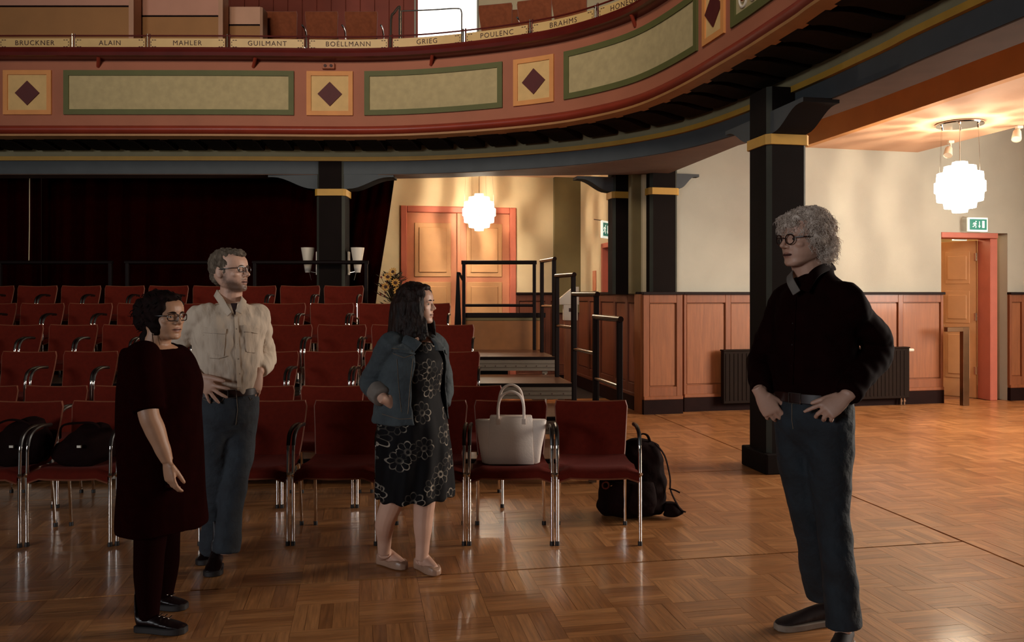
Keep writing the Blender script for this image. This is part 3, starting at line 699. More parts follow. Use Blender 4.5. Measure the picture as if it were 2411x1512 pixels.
# ------------------------------------------------------------------ chairs
def shell_pts():
    pass
def make_chair(fab, name, label):
    t = thing(name, label, 'chair')
    # local frame: front towards -y, origin on floor between the front legs
    nx = 14
    # back shell: rows from seat junction to top
    def back_row(v):                      # v 0..1
        z = .455+.345*v; y = .395+.085*v+.012*sin(pi*v); w = .205+.032*v**.8
        return z, y, w
    th = .016; nv = 10; m_ = MB(); vs = []; fs = []
    for sd_ in (0, 1):
        for j in range(nv+1):
            v = j/nv; z, y, w = back_row(v)
            for i in range(nx+1):
                u = -1+2*i/nx
                rc = 0
                if v > .93: rc = (v-.93)/.07*.012*abs(u)**12
                zz = z-(.010*(1-u*u) if v > .6 else 0)*(v-.6)/.4 if v > .6 else z
                vs.append(Vector((u*(w-rc), y-.022*(u*u)+.022+(th if sd_ else 0), zz)))
    n_ = nx+1; O2 = n_*(nv+1)
    for j in range(nv):
        for i in range(nx):
            a = j*n_+i; fs += [(a, a+1, a+n_+1, a+n_), (O2+a+1, O2+a, O2+a+n_, O2+a+n_+1)]
    m_.add(vs, fs); rim = []
    for i in range(nx): rim += [(i+1, i, O2+i, O2+i+1), (nv*n_+i, nv*n_+i+1, O2+nv*n_+i+1, O2+nv*n_+i)]
    for j in range(nv): rim += [(j*n_, (j+1)*n_, O2+(j+1)*n_, O2+j*n_), ((j+1)*n_+nx, j*n_+nx, O2+j*n_+nx, O2+(j+1)*n_+nx)]
    m_.f += rim; m_.mi += [0]*len(rim)
    bk = m_.build('backrest', fab, t, smooth=50)
    edge = [vs[j*n_] for j in range(nv+1)]+[vs[nv*n_+i] for i in range(1, nx+1)]+[vs[j*n_+nx] for j in range(nv-1, -1, -1)]
    m_ = MB(); m_.tube([p+Vector((0, th*.5, 0)) for p in edge], .0075, 5); m_.build('edge_piping', M_piping, bk)
    # seat shell: waterfall front
    def seat_row(v):
        if v < .25:
            a = v/.25; return (-.015+.075*a*a, .428+.030*sin(a*pi/2), .238)
        f = (v-.25)/.75; return (.06+.35*f, .457-.022*sin(f*pi*.9)+.01*f, .238-.03*f)
    nv2 = 12; m_ = MB(); vs = []; fs = []
    for sd_ in (0, 1):
        for j in range(nv2+1):
            y, z, w = seat_row(j/nv2)
            for i in range(nx+1):
                u = -1+2*i/nx
                fl_ = (.028*max(0, abs(u)-.72)/.28) if j < 5 else .0
                vs.append(Vector((u*w, y, z+.010*u*u-fl_*1.0-(.030 if sd_ else 0))))
    O2 = n_*(nv2+1)
    for j in range(nv2):
        for i in range(nx):
            a = j*n_+i; fs += [(a, a+1, a+n_+1, a+n_), (O2+a+1, O2+a, O2+a+n_, O2+a+n_+1)]
    for i in range(nx): fs += [(i+1, i, O2+i, O2+i+1), (nv2*n_+i, nv2*n_+i+1, O2+nv2*n_+i+1, O2+nv2*n_+i)]
    for j in range(nv2): fs += [(j*n_, (j+1)*n_, O2+(j+1)*n_, O2+j*n_), ((j+1)*n_+nx, j*n_+nx, O2+j*n_+nx, O2+(j+1)*n_+nx)]
    m_.add(vs, fs); st = m_.build('seat', fab, t, smooth=50)
    m_ = MB(); m_.tube([vs[O2+i]+Vector((0, .002, 0)) for i in range(n_)], .006, 5); m_.build('edge_piping', M_piping, st)
    for sg in (-1, 1):
        X = sg*.247
        pts = catmull([(X, .0, 0), (X, .0, .30), (X, .004, .50), (X, .012, .60), (X, .06, .665), (X-.0*sg, .16, .685)], 5)
        m_ = MB(); m_.tube(pts, .0105, 10); m_.build('front_leg', M_chrome, t)
        m_ = MB(); m_.tube(catmull([(X, .008, .595), (X, .028, .648), (X, .075, .678), (X, .15, .690), (X, .25, .684)], 4), [.0115]*4+[.0125]*8+[.013]*5, 8); m_.build('arm_pad', M_armpad, t)
        m_ = MB(); m_.tube(catmull([(X, .006, .41), (X-.02*sg, .10, .415), (X-.035*sg, .30, .42), (X-.035*sg, .385, .36), (X-.03*sg, .43, .012)], 5), .010, 8); m_.build('rear_leg', M_chrome, t)
        m_ = MB(); m_.tube([(X, .0, .395), (X-.05*sg, .02, .415)], .009, 8); m_.tube([(X+.006*sg, -.012, .43), (X-.012*sg, .012, .40)], .011, 8); m_.build('seat_bracket', M_steel, t)
        for yy in (0, .43):
            m_ = MB(); m_.lathe([(.0135, 0), (.0135, .022), (.011, .026)], (X if yy == 0 else X-.03*sg, yy, 0), 10); m_.build('foot', M_rubber, t)
    return t
proto = make_chair(M_red, 'red_chair', 'x')
rows = [(4.82, 0.0, .518, 8), (5.67, 0.0, -.315, 8), (6.55, .2, -.518, 9), (7.42, .4, -.611, 10), (8.32, .6, -.909, 10), (9.22, .8, -2.02, 9)]
first = True; random.seed(8); CH = {}
for r, (y, z, x, n) in enumerate(rows):
    for j in range(n):
        lab = f'red upholstered chair with chrome legs, {ORD[j]} from the aisle in the {ORD[r]} row'
        grp = 'red chairs in rows'
        dy = -.02*max(0, j-5) if r == 0 else random.uniform(-.012, .012)
        loc = (x-.526*j, y+dy, z); rz = random.uniform(-.002, .002)
        if first: proto.location = loc; proto.rotation_euler = (0, 0, rz); tag(proto, lab, None, grp); first = False; CH[(r, j)] = proto
        else: CH[(r, j)] = dup(proto, loc, rz, lab, grp)

# ------------------------------------------------------------------ pendant lamps
def pendant(c, R_, zceil, label, power, plate_c=None):
    t = thing('pendant_lamp', label, 'lamp', tuple(c), group='white plate-ball pendant lamps')
    lats = [(-72, 6), (-48, 11), (-24, 15), (0, 16), (24, 15), (48, 11), (72, 6)]
    pm_ = MB(); w, h_ = R_*.31, R_*.43
    gr = []
    for i in range(5):
        u = -w/2+w*i/4
        gr.append((u, (u*u)*-.9))
    vs = []
    for s_ in (0, .003):
        for zz in (-h_/2, h_/2):
            for u, dpt in gr: vs.append(Vector((u, -dpt*0+s_-(u*u)*1.2, zz)))
    fs = []
    for i in range(4): fs += [(i, i+1, 6+i, 5+i), (11+i, 10+i, 15+i, 16+i), (i+1, i, 10+i, 11+i), (5+i, 6+i, 16+i, 15+i)]
    fs += [(0, 5, 15, 10), (9, 4, 14, 19)]
    pm_.add(vs, fs); pme = pm_.mesh('shade_plate', M_lamp, smooth=30)
    k_ = 0
    for la, n in lats:
        for i in range(n):
            lo = 2*pi*(i+.5*(k_ % 2))/n
            p = Vector((cos(radians(la))*cos(lo), cos(radians(la))*sin(lo), sin(radians(la))))*R_*(.94 if abs(la) > 40 else .98)
            o = link('shade_plate', pme, t); o.location = p
            tilt_ = radians(la)*.18
            o.rotation_euler = (-tilt_, 0, lo-pi/2+pi)
        k_ += 1
    m_ = MB(); m_.tube([c+UP*R_*.5, Vector((c.x, c.y, zceil-.02))], .006, 6); m_.build('cord', M_steel, t)
    pc_ = plate_c if plate_c is not None else Vector((c.x, c.y, 0))
    m_ = MB(); m_.lathe([(R_*.93, 0), (R_*.95, .008), (R_*.95, .022), (R_*.5, .03)], (pc_.x, pc_.y, zceil-.03), 32); pl = m_.build('ceiling_plate', M_chrome, t)
    for i in range(6):
        a = 2*pi*i/6; p0 = Vector((pc_.x+cos(a)*R_*.8, pc_.y+sin(a)*R_*.8, zceil-.03))
        m_ = MB(); m_.tube([p0, Vector((c.x+cos(a)*R_*.9, c.y+sin(a)*R_*.9, c.z+.05))], .0012, 4); m_.build('suspension_wire', M_steel, t)
        m_ = MB(); m_.lathe([(.012, 0), (.012, -.02)], p0, 8); m_.build('wire_grip', M_chrome, pl)
    point('pendant_bulb', c, power, .035, (1.0, .85, .64))
    return t
L2 = at(2260, 441, 9.19); pendant(L2, .262, 3.45, 'glowing white pendant lamp over the right aisle near the open door', 150)
L1 = at(1128, 500, 11.95); pendant(L1, .245, 3.40, 'glowing white pendant lamp in front of the coral double door', 210)

# ------------------------------------------------------------------ wall sconces on the slate column
for px, sg in ((725, -1), (842, 1)):
    d = 10.4; x = gx(px, d)+sg*.0
    t = thing('wall_sconce', f'white cone uplight sconce on the {"left" if sg<0 else "right"} side of the slate column', 'lamp', (x, d, 1.75), group='cone sconces')
    m_ = MB(); m_.lathe([(.035, 1.78), (.088, 2.10), (.085, 2.10), (.032, 1.785)], (x, d, 0), 20); m_.build('shade', M_white, t)
    xc = c3.x+sg*.19
    m_ = MB(); m_.box((xc+sg*.014, d+.03, 1.90), (.025, .06, .30)); m_.build('back_plate', M_white, t, smooth=0, bevel=.006)
    m_ = MB(); m_.tube([(xc, d+.02, 1.77), (x, d, 1.80)], .008, 6); m_.build('arm', M_steel, t)
    m_ = MB(); m_.tube([(x-sg*.02, d, 1.775), (x-sg*.045, d, 1.68)], .003, 5); m_.build('pull_cord', M_steel, t)

# ------------------------------------------------------------------ radiator, valve, bollard rail
ra, rb = t_at(1700, .12), t_at(2137, .12)
t = thing('radiator', 'long dark brown panel radiator against the oak wainscot', 'radiator', tuple(w1((ra+rb)/2, .12)))
m_ = MB(); wbox(m_, ra, rb, .08, .16, .10, .775); m_.build('body', M_radi, t, smooth=0, bevel=.008)
m_ = MB()
nf = 46
for i in range(nf):
    x0 = ra+.03+(rb-ra-.06)*i/nf; 
    m_ = MB(); wbox(m_, x0, x0+.030, .159, .166, .14, .74); m_.build('rib', M_radi, t, smooth=0)
m_ = MB(); wbox(m_, ra-.005, rb+.005, .07, .168, .772, .790); m_.build('top_grille', M_radi, t, smooth=0, bevel=.004)
vp = w1(rb+.03, .12, .745); m_ = MB(); m_.tube([vp-D1*.03, vp, vp+D1*.055], [.018, .024, .022], 12); m_.build('thermostat_valve', M_white, t)
for dx in (-.10, -.05):
    m_ = MB(); p = w1(rb+dx, .12, 0); m_.tube([p+UP*.004, p+UP*.11], .010, 8); m_.tube([p+UP*.05, p+UP*.075], .018, 8); m_.build('pipe', M_steel, t)
q0 = at(2271, 955, 10.88); q0.z = 0
t = thing('rail_post', 'square metal handrail post with side arm in front of the open door', 'railing', tuple(q0))
RB = Matrix.Rotation(A1, 3, 'Z')
M_bronze = mat('brown_anodised_metal', (.17, .085, .04), .3, .8, .1, 8)
m_ = MB(); m_.box(q0+UP*.53, (.095, .07, 1.06), RB); m_.build('post', M_bronze, t, smooth=0, bevel=.004)
m_ = MB(); m_.box(q0+UP*1.028-D1*.17, (.25, .07, .062), RB); m_.build('arm', M_bronze, t, smooth=0, bevel=.004)

# ------------------------------------------------------------------ exit signs
def exit_sign(c, ux, w, h_, label, angle_mats=True):
    ux = Vector(ux).normalized(); nn = ux.cross(UP); 
    if nn.y > 0: nn = -nn
    t = thing('exit_sign', label, 'sign', tuple(c), group='green exit signs')
    m_ = MB(); m_.prism([(-w/2, -h_/2), (w/2, -h_/2), (w/2, h_/2), (-w/2, h_/2)], c, ux, UP, .03); m_.build('housing', M_signwhite, t, smooth=0, bevel=.003)
    o = c+nn*.018
    m_ = MB(); m_.prism([(-w*.43, -h_*.38), (w*.43, -h_*.38), (w*.43, h_*.38), (-w*.43, h_*.38)], o, ux, UP, .005); face = m_.build('green_face', M_greensign, t, smooth=0)
    o = c+nn*.022; s_ = h_/2
    def poly(nm, P):
        m_ = MB(); m_.prism([(a*s_, b*s_) for a, b in P], o, ux, UP, .003); m_.build(nm, M_signwhite, face, smooth=0)
    poly('arrow', [(.10, .45), (.20, .45), (.20, -.18), (.34, -.18), (.15, -.50), (-.04, -.18), (.10, -.18)])
    poly('door_mark', [(.62, -.48), (1.0, -.48), (1.0, .52), (.62, .52)])
    def stroke(a, b_, wd=.10):
        a = Vector((*a, 0)); b_ = Vector((*b_, 0)); d = (b_-a).normalized(); k = Vector((-d.y, d.x, 0))*wd/2
        return [tuple((a+k)[:2]), tuple((b_+k)[:2]), tuple((b_-k)[:2]), tuple((a-k)[:2])]
    m_ = MB()
    for P in (stroke((-.52, .25), (-.66, -.08), .16), stroke((-.62, -.05), (-.42, -.22)), stroke((-.42, -.22), (-.46, -.5)), stroke((-.66, -.08), (-.80, -.3)), stroke((-.80, -.3), (-1.0, -.32)), stroke((-.52, .24), (-.80, .2)), stroke((-.80, .2), (-.92, .0)), stroke((-.5, .22), (-.34, .02)), [(-.42+.1*cos(k*pi/4), .42+.1*sin(k*pi/4)) for k in range(8)]):
        m_.prism([(a*s_, b*s_) for a, b in P], o, ux, UP, .003)
    m_.build('running_figure', M_signwhite, face, smooth=0)
    m_ = MB(); m_.tube([c+UP*h_/2-ux*w*.45, c+UP*(h_/2+.02)-ux*w*.45-nn*.12], .006, 6); m_.build('bracket', M_steel, t)
    return t
ts = t_at(2301, .10); dS = w1(ts, .10).y
exit_sign(w1(ts, .10, gz(529, dS)), D1, 54/F*dS, 33/F*dS, 'green exit sign hanging above the open door at the right')
p = at(2259, 556, 12.1); exit_sign(p, D1, .24, .14, 'green exit sign seen through the top of the open doorway')
p = at(1426, 541, 11.0); exit_sign(p, (CD+SD*1.1), .26, .235, 'green exit sign at the corner of the stair recess')
# ------------------------------------------------------------------ spot lights below the aisle ceiling
for px, py, d, lab in ((2233, 357, 10.2, 'small white spotlight near the pendant lamp'), (2394, 318, 9.3, 'small white spotlight at the right edge below the ceiling')):
    p = at(px, py, d); t = thing('spotlight', lab, 'spotlight', tuple(p), group='white ceiling spotlights')
    ax = Vector((-.35, -.45, -.8)).normalized(); Rq = ax.to_track_quat('Z', 'Y').to_matrix()
    m_ = MB(); m_.lathe([(.030, -.07), (.042, -.05), (.052, .06), (.050, .07), (.046, .06)], p, 16, Rq); m_.build('body', M_white, t)
    m_ = MB(); m_.lathe([(.044, .055), (.02, .058)], p, 16, Rq); m_.build('lens', M_ink, t)
    top = Vector((p.x+.04, p.y+.02, 3.45))
    m_ = MB(); m_.tube([top, Vector((top.x, top.y, p.z+.06)), p-ax*.02], .011, 8); m_.build('stem', M_white, t)
    m_ = MB(); m_.box(top-UP*.02, (.07, .05, .035)); m_.build('mount', M_white, t, smooth=0, bevel=.004)
# small wall fittings
m_ = MB(); sbox(m_, 2.05, 2.2, 0, .02, 1.55, 1.86); tag(m_.build('wall_plate', M_doorstile, smooth=0, bevel=.004), 'small pink switch plate on the wall beside the stairs', 'switch plate')
# white box lectern behind the side rails
lc = at(1339, 735, 10.9); t = thing('ticket_box', 'white box with sloping lid on a dark stand behind the side rails', 'box', (lc.x, lc.y, 0))
m_ = MB(); m_.prism([(-.13, 0), (.13, 0), (.13, .24), (.06, .24), (-.13, .08)], (lc.x, lc.y, 1.36), (1, 0, 0), UP, .22); m_.build('lid', M_white, t, smooth=0, bevel=.004)
m_ = MB(); m_.box((lc.x+.02, lc.y, 1.255), (.19, .20, .21)); m_.build('case', M_white, t, smooth=0, bevel=.004)
m_ = MB(); m_.box((lc.x+.03, lc.y-.102, 1.29), (.07, .01, .05)); m_.build('label_slot', M_ink, t, smooth=0)
m_ = MB(); m_.box((lc.x+.02, lc.y, .575), (.16, .16, 1.15)); m_.build('stand', M_wains, t, smooth=0, bevel=.004)

# ------------------------------------------------------------------ flower bouquet by the curtain
fb = at(928, 672, 10.6); t = thing('flower_bouquet', 'dried bouquet with sunflowers in a dark vase beside the curtain', 'flowers', (fb.x, fb.y, 0))
random.seed(11)
m_ = MB(); m_.lathe([(.10, .0), (.13, .3), (.10, .9), (.085, 1.25), (.105, 1.36), (.09, 1.36), (.07, 1.25)], (fb.x, fb.y, 0), 18); m_.build('vase', M_darkwood, t)
M_leaf = mat('dry_leaf', (.05, .035, .012), .8); M_petal = mat('sunflower_petal', (.62, .30, .05), .7); M_seed = mat('sunflower_heart', (.05, .014, .006), .9); M_berry = mat('rose_hip', (.22, .03, .02), .6)
for i in range(120):
    a = random.uniform(0, 2*pi); rr = random.uniform(.02, .22)*random.uniform(.5, 1); zz = random.uniform(1.38, 1.80)-.5*rr
    p1 = Vector((fb.x+cos(a)*rr, fb.y+sin(a)*rr, zz)); m_ = MB()
    m_.tube([(fb.x, fb.y, 1.34), tuple((p1+Vector((fb.x, fb.y, 1.34)))/2+UP*.03), tuple(p1)], .003, 4); st = m_.build('stem', M_leaf, t)
    m_ = MB(); dl = Vector((cos(a+.5), sin(a+.5), .6)).normalized(); kx = dl.cross(UP).normalized(); L_ = random.uniform(.06, .12)
    m_.add([p1, p1+dl*L_*.5+kx*L_*.25, p1+dl*L_, p1+dl*L_*.5-kx*L_*.25, p1+dl*L_*.5+UP*.008], [(0, 1, 4), (1, 2, 4), (2, 3, 4), (3, 0, 4)]); m_.build('leaf', M_leaf, st)
    if i % 3 == 0:
        m_ = MB(); m_.ell(p1+UP*.01, (.014, .014, .016), n=8, m=6); m_.build('berry', M_berry, st)
for px, py in ((908, 676), (931, 666), (913, 652), (936, 685), (925, 640)):
    c = at(px, py, 10.36); nn = Vector((random.uniform(-.5, .5), -1, random.uniform(-.1, .5))).normalized(); kx = nn.cross(UP).normalized(); ky = kx.cross(nn)
    m_ = MB(); m_.lathe([(.022, 0), (.018, .012)], c, 12, nn.to_track_quat('Z', 'Y').to_matrix()); hd = m_.build('flower_heart', M_seed, t)
    for k in range(11):
        a = 2*pi*k/11; d1 = kx*cos(a)+ky*sin(a); d2 = -kx*sin(a)+ky*cos(a); m_ = MB()
        m_.add([c+d1*.018, c+d1*.038+d2*.010+nn*.008, c+d1*.062+nn*.012, c+d1*.038-d2*.010+nn*.008], [(0, 1, 2, 3)]); m_.build('petal', M_petal, hd)

# ------------------------------------------------------------------ white handbag on a front chair
hb = Vector((gx(1203, 5.03), 5.03, 0)); zb = .452
t = thing('handbag', 'white leather handbag with twin handles on the front row chair', 'bag', (hb.x, hb.y, zb))
M_leather = mat('off_white_leather', (.86, .74, .66), .45, 0, .04, 6, bump=.12, bscale=90)
def rrect(c, w, d, n=28, pw=5):
    out = []
    for k in range(n):
        a = 2*pi*k/n; ca, sa = cos(a), sin(a)
        out.append(Vector((c[0]+w*abs(ca)**(2/pw)*(1 if ca > 0 else -1), c[1]+d*abs(sa)**(2/pw)*(1 if sa > 0 else -1), c[2])))
    return out
m_ = MB(); Y_ = hb.y
m_.loft([rrect((hb.x, Y_, zb), .165, .070), rrect((hb.x, Y_, zb+.01), .180, .078), rrect((hb.x-.002, Y_, zb+.10), .195, .072), rrect((hb.x, Y_, zb+.19), .212, .058), rrect((hb.x, Y_, zb+.262), .222, .040), rrect((hb.x, Y_, zb+.268), .215, .032)])
bb = m_.build('body', M_leather, t, smooth=50)
for sg in (-1, 1):
    m_ = MB(); m_.loft([[Vector((hb.x+u*w, Y_+sg*dd, zb+z)) for u, z, dd, w in ((-1, z_, d_, w_), (1, z_, d_, w_), (1, z_, d_-.006, w_), (-1, z_, d_-.006, w_))] for z_, d_, w_ in ((.004, .080, .140), (.10, .076, .136), (.20, .060, .134), (.285, .036, .132), (.292, .034, .124))]); m_.build('front_panel' if sg < 0 else 'back_panel', M_leather, t, smooth=50, bevel=.002)
    hp = [Vector((hb.x-.08, Y_+sg*.045, zb+.275)), Vector((hb.x-.078, Y_+sg*.040, zb+.36)), Vector((hb.x-.055, Y_+sg*(.032), zb+.42+(.03 if sg > 0 else 0))), Vector((hb.x, Y_+sg*.03, zb+.445+(.035 if sg > 0 else 0))), Vector((hb.x+.055, Y_+sg*.032, zb+.42+(.03 if sg > 0 else 0))), Vector((hb.x+.078, Y_+sg*.04, zb+.36)), Vector((hb.x+.08, Y_+sg*.045, zb+.275))]
    m_ = MB(); m_.tube(catmull(hp, 6), .0085, 8); hd = m_.build('handle', M_leather, t)
    for e_ in (-.08, .08):
        m_ = MB(); m_.box((hb.x+e_, Y_+sg*.047, zb+.262), (.028, .012, .035)); m_.build('handle_tab', M_leather, hd, smooth=0, bevel=.003)

# ------------------------------------------------------------------ soft dark bags
def blob(parts, voxel, smooth=6, noisef=None):
    me0 = parts.mesh('tmp', [bpy.data.materials[0]], smooth=0)
    o = bpy.data.objects.new('tmp', me0); C.objects.link(o)
    r = o.modifiers.new('r', 'REMESH'); r.mode = 'VOXEL'; r.voxel_size = voxel; r.use_smooth_shade = True
    if smooth:
        s_ = o.modifiers.new('s', 'SMOOTH'); s_.iterations = smooth; s_.factor = .5
    dg = bpy.context.evaluated_depsgraph_get(); me = bpy.data.meshes.new_from_object(o.evaluated_get(dg))
    bpy.data.objects.remove(o); bpy.data.meshes.remove(me0)
    me.materials.clear()
    if noisef:
        nv = len(me.vertices); co = np.empty(nv*3); me.vertices.foreach_get('co', co); no = np.empty(nv*3); me.vertices.foreach_get('normal', no)
        co = co.reshape(-1, 3); no = no.reshape(-1, 3); co = co+no*noisef(co)[:, None]; me.vertices.foreach_set('co', co.ravel()); me.update()
    me.polygons.foreach_set('use_smooth', [True]*len(me.polygons))
    return me
def put(name, me, mats, parent):
    mats = mats if isinstance(mats, (list, tuple)) else [mats]
    for m in mats: me.materials.append(m)
    me.transform(wmat(parent).inverted()); me.update()
    return link(name, me, parent)
def wr(amp, fx, fy, fz, seed=0):
    r_ = np.random.RandomState(seed); P = r_.rand(9)*6.28
    def f(co):
        x, y, z = co[:, 0]*fx, co[:, 1]*fy, co[:, 2]*fz
        w = np.sin(x+1.7*np.sin(y*.7+P[0])+P[1])+.8*np.sin(y+1.5*np.sin(z*.8+P[2])+P[3])+.9*np.sin(z+1.6*np.sin(x*.6+y*.5+P[4])+P[5])+.6*np.sin(1.9*(x+z)+P[6])+.5*np.sin(2.3*(y-z)+1.2*np.sin(x)+P[7])
        return amp*w/2.2
    return f
M_bag = mat('black_nylon', (.008, .0016, .0013), .85, 0, .1, 20, bump=.2, bscale=60, spec=.08)
bkx = Vector((.82, 5.47, 0))
t = thing('backpack', 'black backpack standing on the floor behind the end chair of the front row', 'bag', tuple(bkx))
m_ = MB(); m_.etube([((bkx.x-.01, 5.47, .012), (.20, 0, 0), (0, .12, 0)), ((bkx.x-.01, 5.47, .06), (.235, 0, 0), (0, .145, 0)), ((bkx.x-.0, 5.47, .22), (.225, 0, 0), (0, .14, 0)), ((bkx.x+.02, 5.47, .38), (.19, 0, 0), (0, .12, 0)), ((bkx.x+.035, 5.47, .48), (.14, 0, 0), (0, .09, 0)), ((bkx.x+.04, 5.47, .515), (.07, 0, 0), (0, .05, 0))])
put('body', blob(m_, .010, 4, wr(.008, 25, 25, 30, 2)), M_bag, t)
m_ = MB(); m_.etube([((bkx.x-.03, 5.34, .05), (.15, 0, 0), (0, .04, 0)), ((bkx.x-.03, 5.32, .12), (.17, 0, 0), (0, .065, 0)), ((bkx.x-.02, 5.34, .26), (.14, 0, 0), (0, .04, 0))]); put('front_pocket', blob(m_, .009, 4, wr(.004, 30, 30, 40, 3)), M_bag, t)
for P in ([(.14, -.05, .50), (.20, -.08, .42), (.235, -.08, .28), (.245, -.06, .18), (.30, -.08, .07), (.335, -.1, .05)], [(.02, -.04, .515), (.05, -.05, .56), (.09, -.04, .55), (.11, -.03, .505)], [(.23, -.07, .20), (.27, -.08, .19), (.30, -.08, .175)]):
    m_ = MB(); m_.tube(catmull([bkx+Vector(p) for p in P], 4), .011, 6, flat=.5); m_.build('strap', M_bag, t)
m_ = MB(); m_.etube([((bkx.x+.24, 5.41, .014), (.05, 0, 0), (0, .05, 0)), ((bkx.x+.27, 5.41, .04), (.07, 0, 0), (0, .06, 0)), ((bkx.x+.24, 5.43, .10), (.04, 0, 0), (0, .04, 0))]); put('hip_belt', blob(m_, .009, 3), M_bag, t)
m_ = MB(); m_.tube([bkx+Vector((-.20, -.13, .235+0*k)) + Vector((.022*cos(k*pi/6), 0, .022*sin(k*pi/6))) for k in range(13)], .006, 6, cap=False); m_.build('ring', M_handrail, t)
m_ = MB(); m_.tube([bkx+Vector((-.17, -.145, .235)), bkx+Vector((-.12, -.145, .25))], .003, 5); m_.build('zip_pull', M_steel, t)
for j, px, w, lab in ((6, 195, .19, 'dark slouchy bag slumped on a front row chair behind the woman in black'), (7, 40, .20, 'dark bag filling the leftmost front row chair')):
    cx = gx(px, 5.02); bz = .448
    t = thing('shoulder_bag', lab, 'bag', (cx, 5.02, bz))
    m_ = MB(); m_.etube([((cx, 5.03, bz+.004), (w*.8, 0, 0), (0, .12, 0)), ((cx, 5.03, bz+.05), (w, 0, 0), (0, .14, 0)), ((cx+.01, 5.04, bz+.15), (w*.95, 0, .02), (0, .12, 0)), ((cx+.02, 5.05, bz+.21+.03*(j-6)), (w*.7, 0, .04), (0, .07, 0)), ((cx+.03, 5.06, bz+.235+.03*(j-6)), (w*.35, 0, .02), (0, .03, 0))])
    put('body', blob(m_, .010, 4, wr(.012, 22, 22, 22, j)), M_bag, t)
    m_ = MB(); m_.tube(catmull([(cx-.13, 5.0, bz+.16), (cx-.10, 4.97, bz+.24), (cx, 4.96, bz+.26+.02*(j-6)), (cx+.10, 4.98, bz+.25), (cx+.14, 5.0, bz+.17)], 5), .011, 6, flat=.6); m_.build('strap', M_bag, t)
    m_ = MB(); m_.box((cx+.05, 4.885, bz+.13), (.03, .012, .02)); m_.build('buckle', M_steel, t, smooth=0, bevel=.003)

# ------------------------------------------------------------------ gallery level above the balcony
# stepped parapet boxes
def parapet(xa, xb, y, zsplit, label, side_w, dp=.25, ztop=6.6, um=None):
    t = thing('parapet_box', label, 'parapet', ((xa+xb)/2, y, 3.72), group='stepped gallery parapet boxes')
    m_ = MB(); m_.box(((xa+xb)/2, y+dp/2, (3.72+zsplit)/2), (xb-xa, dp, zsplit-3.72)); m_.build('lower_panel', M_tanwall, t, smooth=0)
    m_ = MB(); m_.box(((xa+xb)/2, y+dp/2+.004, zsplit+.012), (xb-xa-.01, dp-.01, .025)); m_.build('dark_joint', M_darkwood, t, smooth=0)  # thin dark line between lower and upper panel
    m_ = MB(); m_.box(((xa+xb)/2, y+dp/2, (zsplit+.025+ztop)/2), (xb-xa, dp, ztop-zsplit-.025)); m_.build('upper_panel', um or M_pinkwall, t, smooth=0)
    m_ = MB(); m_.prism([(0, 0), (side_w, .03), (side_w, dp), (0, dp)], (xb, y+.0, (3.72+ztop)/2), (1, 0, 0), (0, 1, 0), ztop-3.72); m_.build('corner_post', M_pinklight, t, smooth=0)
    return t
parapet(-7.5, gx(303, 10.6), 10.6, gz(17, 10.6), 'wide tan and dusty pink gallery parapet at the upper left', .05)
parapet(gx(305, 10.9), gx(514, 10.9), 10.9, gz(40, 10.9), 'middle tan and pink gallery parapet, one step back from the widest', .05)
parapet(gx(520, 11.2), gx(612, 11.2), 11.2, gz(61, 11.2), 'low pale pink gallery parapet beside the red gallery wall', .03, ztop=gz(16, 11.2), um=M_pinklight)
YB = 14.2
wl = gx(979, YB); wr_ = gx(1123, YB)
m_ = MB(); m_.box(((-9+wl)/2, YB+.15, 5.8), (wl+9, .3, 4.4)); tag(m_.build('wall_gallery_left', M_redwall, smooth=0), kind='structure')
m_ = MB(); m_.box(((wr_+5)/2, YB+.15, 5.8), (5-wr_, .3, 4.4)); tag(m_.build('wall_gallery_right', M_cream_warm, smooth=0), kind='structure')
m_ = MB(); m_.box(((wl+wr_)/2, YB+.15, 7.7), (wr_-wl, .3, .8)); tag(m_.build('wall_gallery_lintel', M_redwall, smooth=0), kind='structure')
m_ = MB(); m_.box(((wr_+3)/2, YB-.02, 5.2), (3-wr_, .05, 1.2)); tag(m_.build('trim_gallery', M_darkwood, smooth=0), kind='structure')
pw = thing('trim_8', None, None, kind='structure')
for i in range(13):
    px = 560+34*i; x = gx(px, YB)
    m_ = MB(); m_.box((x, YB-.012, 5.9), (gx(34, YB)-gx(0, YB)-.012, .025, 3.9)); m_.build('wall_board', M_redwall, pw, smooth=0, bevel=.004)
wn = thing('window_1', None, None, kind='structure')
ww = (wr_-wl)/2; cxw = (wl+wr_)/2
arch = [(-ww, 0), (ww, 0), (ww, 2.6)]+[(ww*cos(pi*k/12), 2.6+ww*sin(pi*k/12)*.7) for k in range(1, 12)]+[(-ww, 2.6)]
m_ = MB(); m_.prism(arch, (cxw, YB+.20, 4.3), (1, 0, 0), UP, .02); m_.build('pane', M_winglow, wn, smooth=0)
for sx in (-1, 1):
    m_ = MB(); m_.box((cxw+sx*(ww+.01), YB+.1, 5.7), (.03, .25, 2.8)); m_.build('window_frame', M_cream, wn, smooth=0)
m_ = MB(); m_.box((-3, 12.4, 3.95), (10, 3.8, .4)); tag(m_.build('floor_gallery', M_soffit, smooth=0), kind='structure')
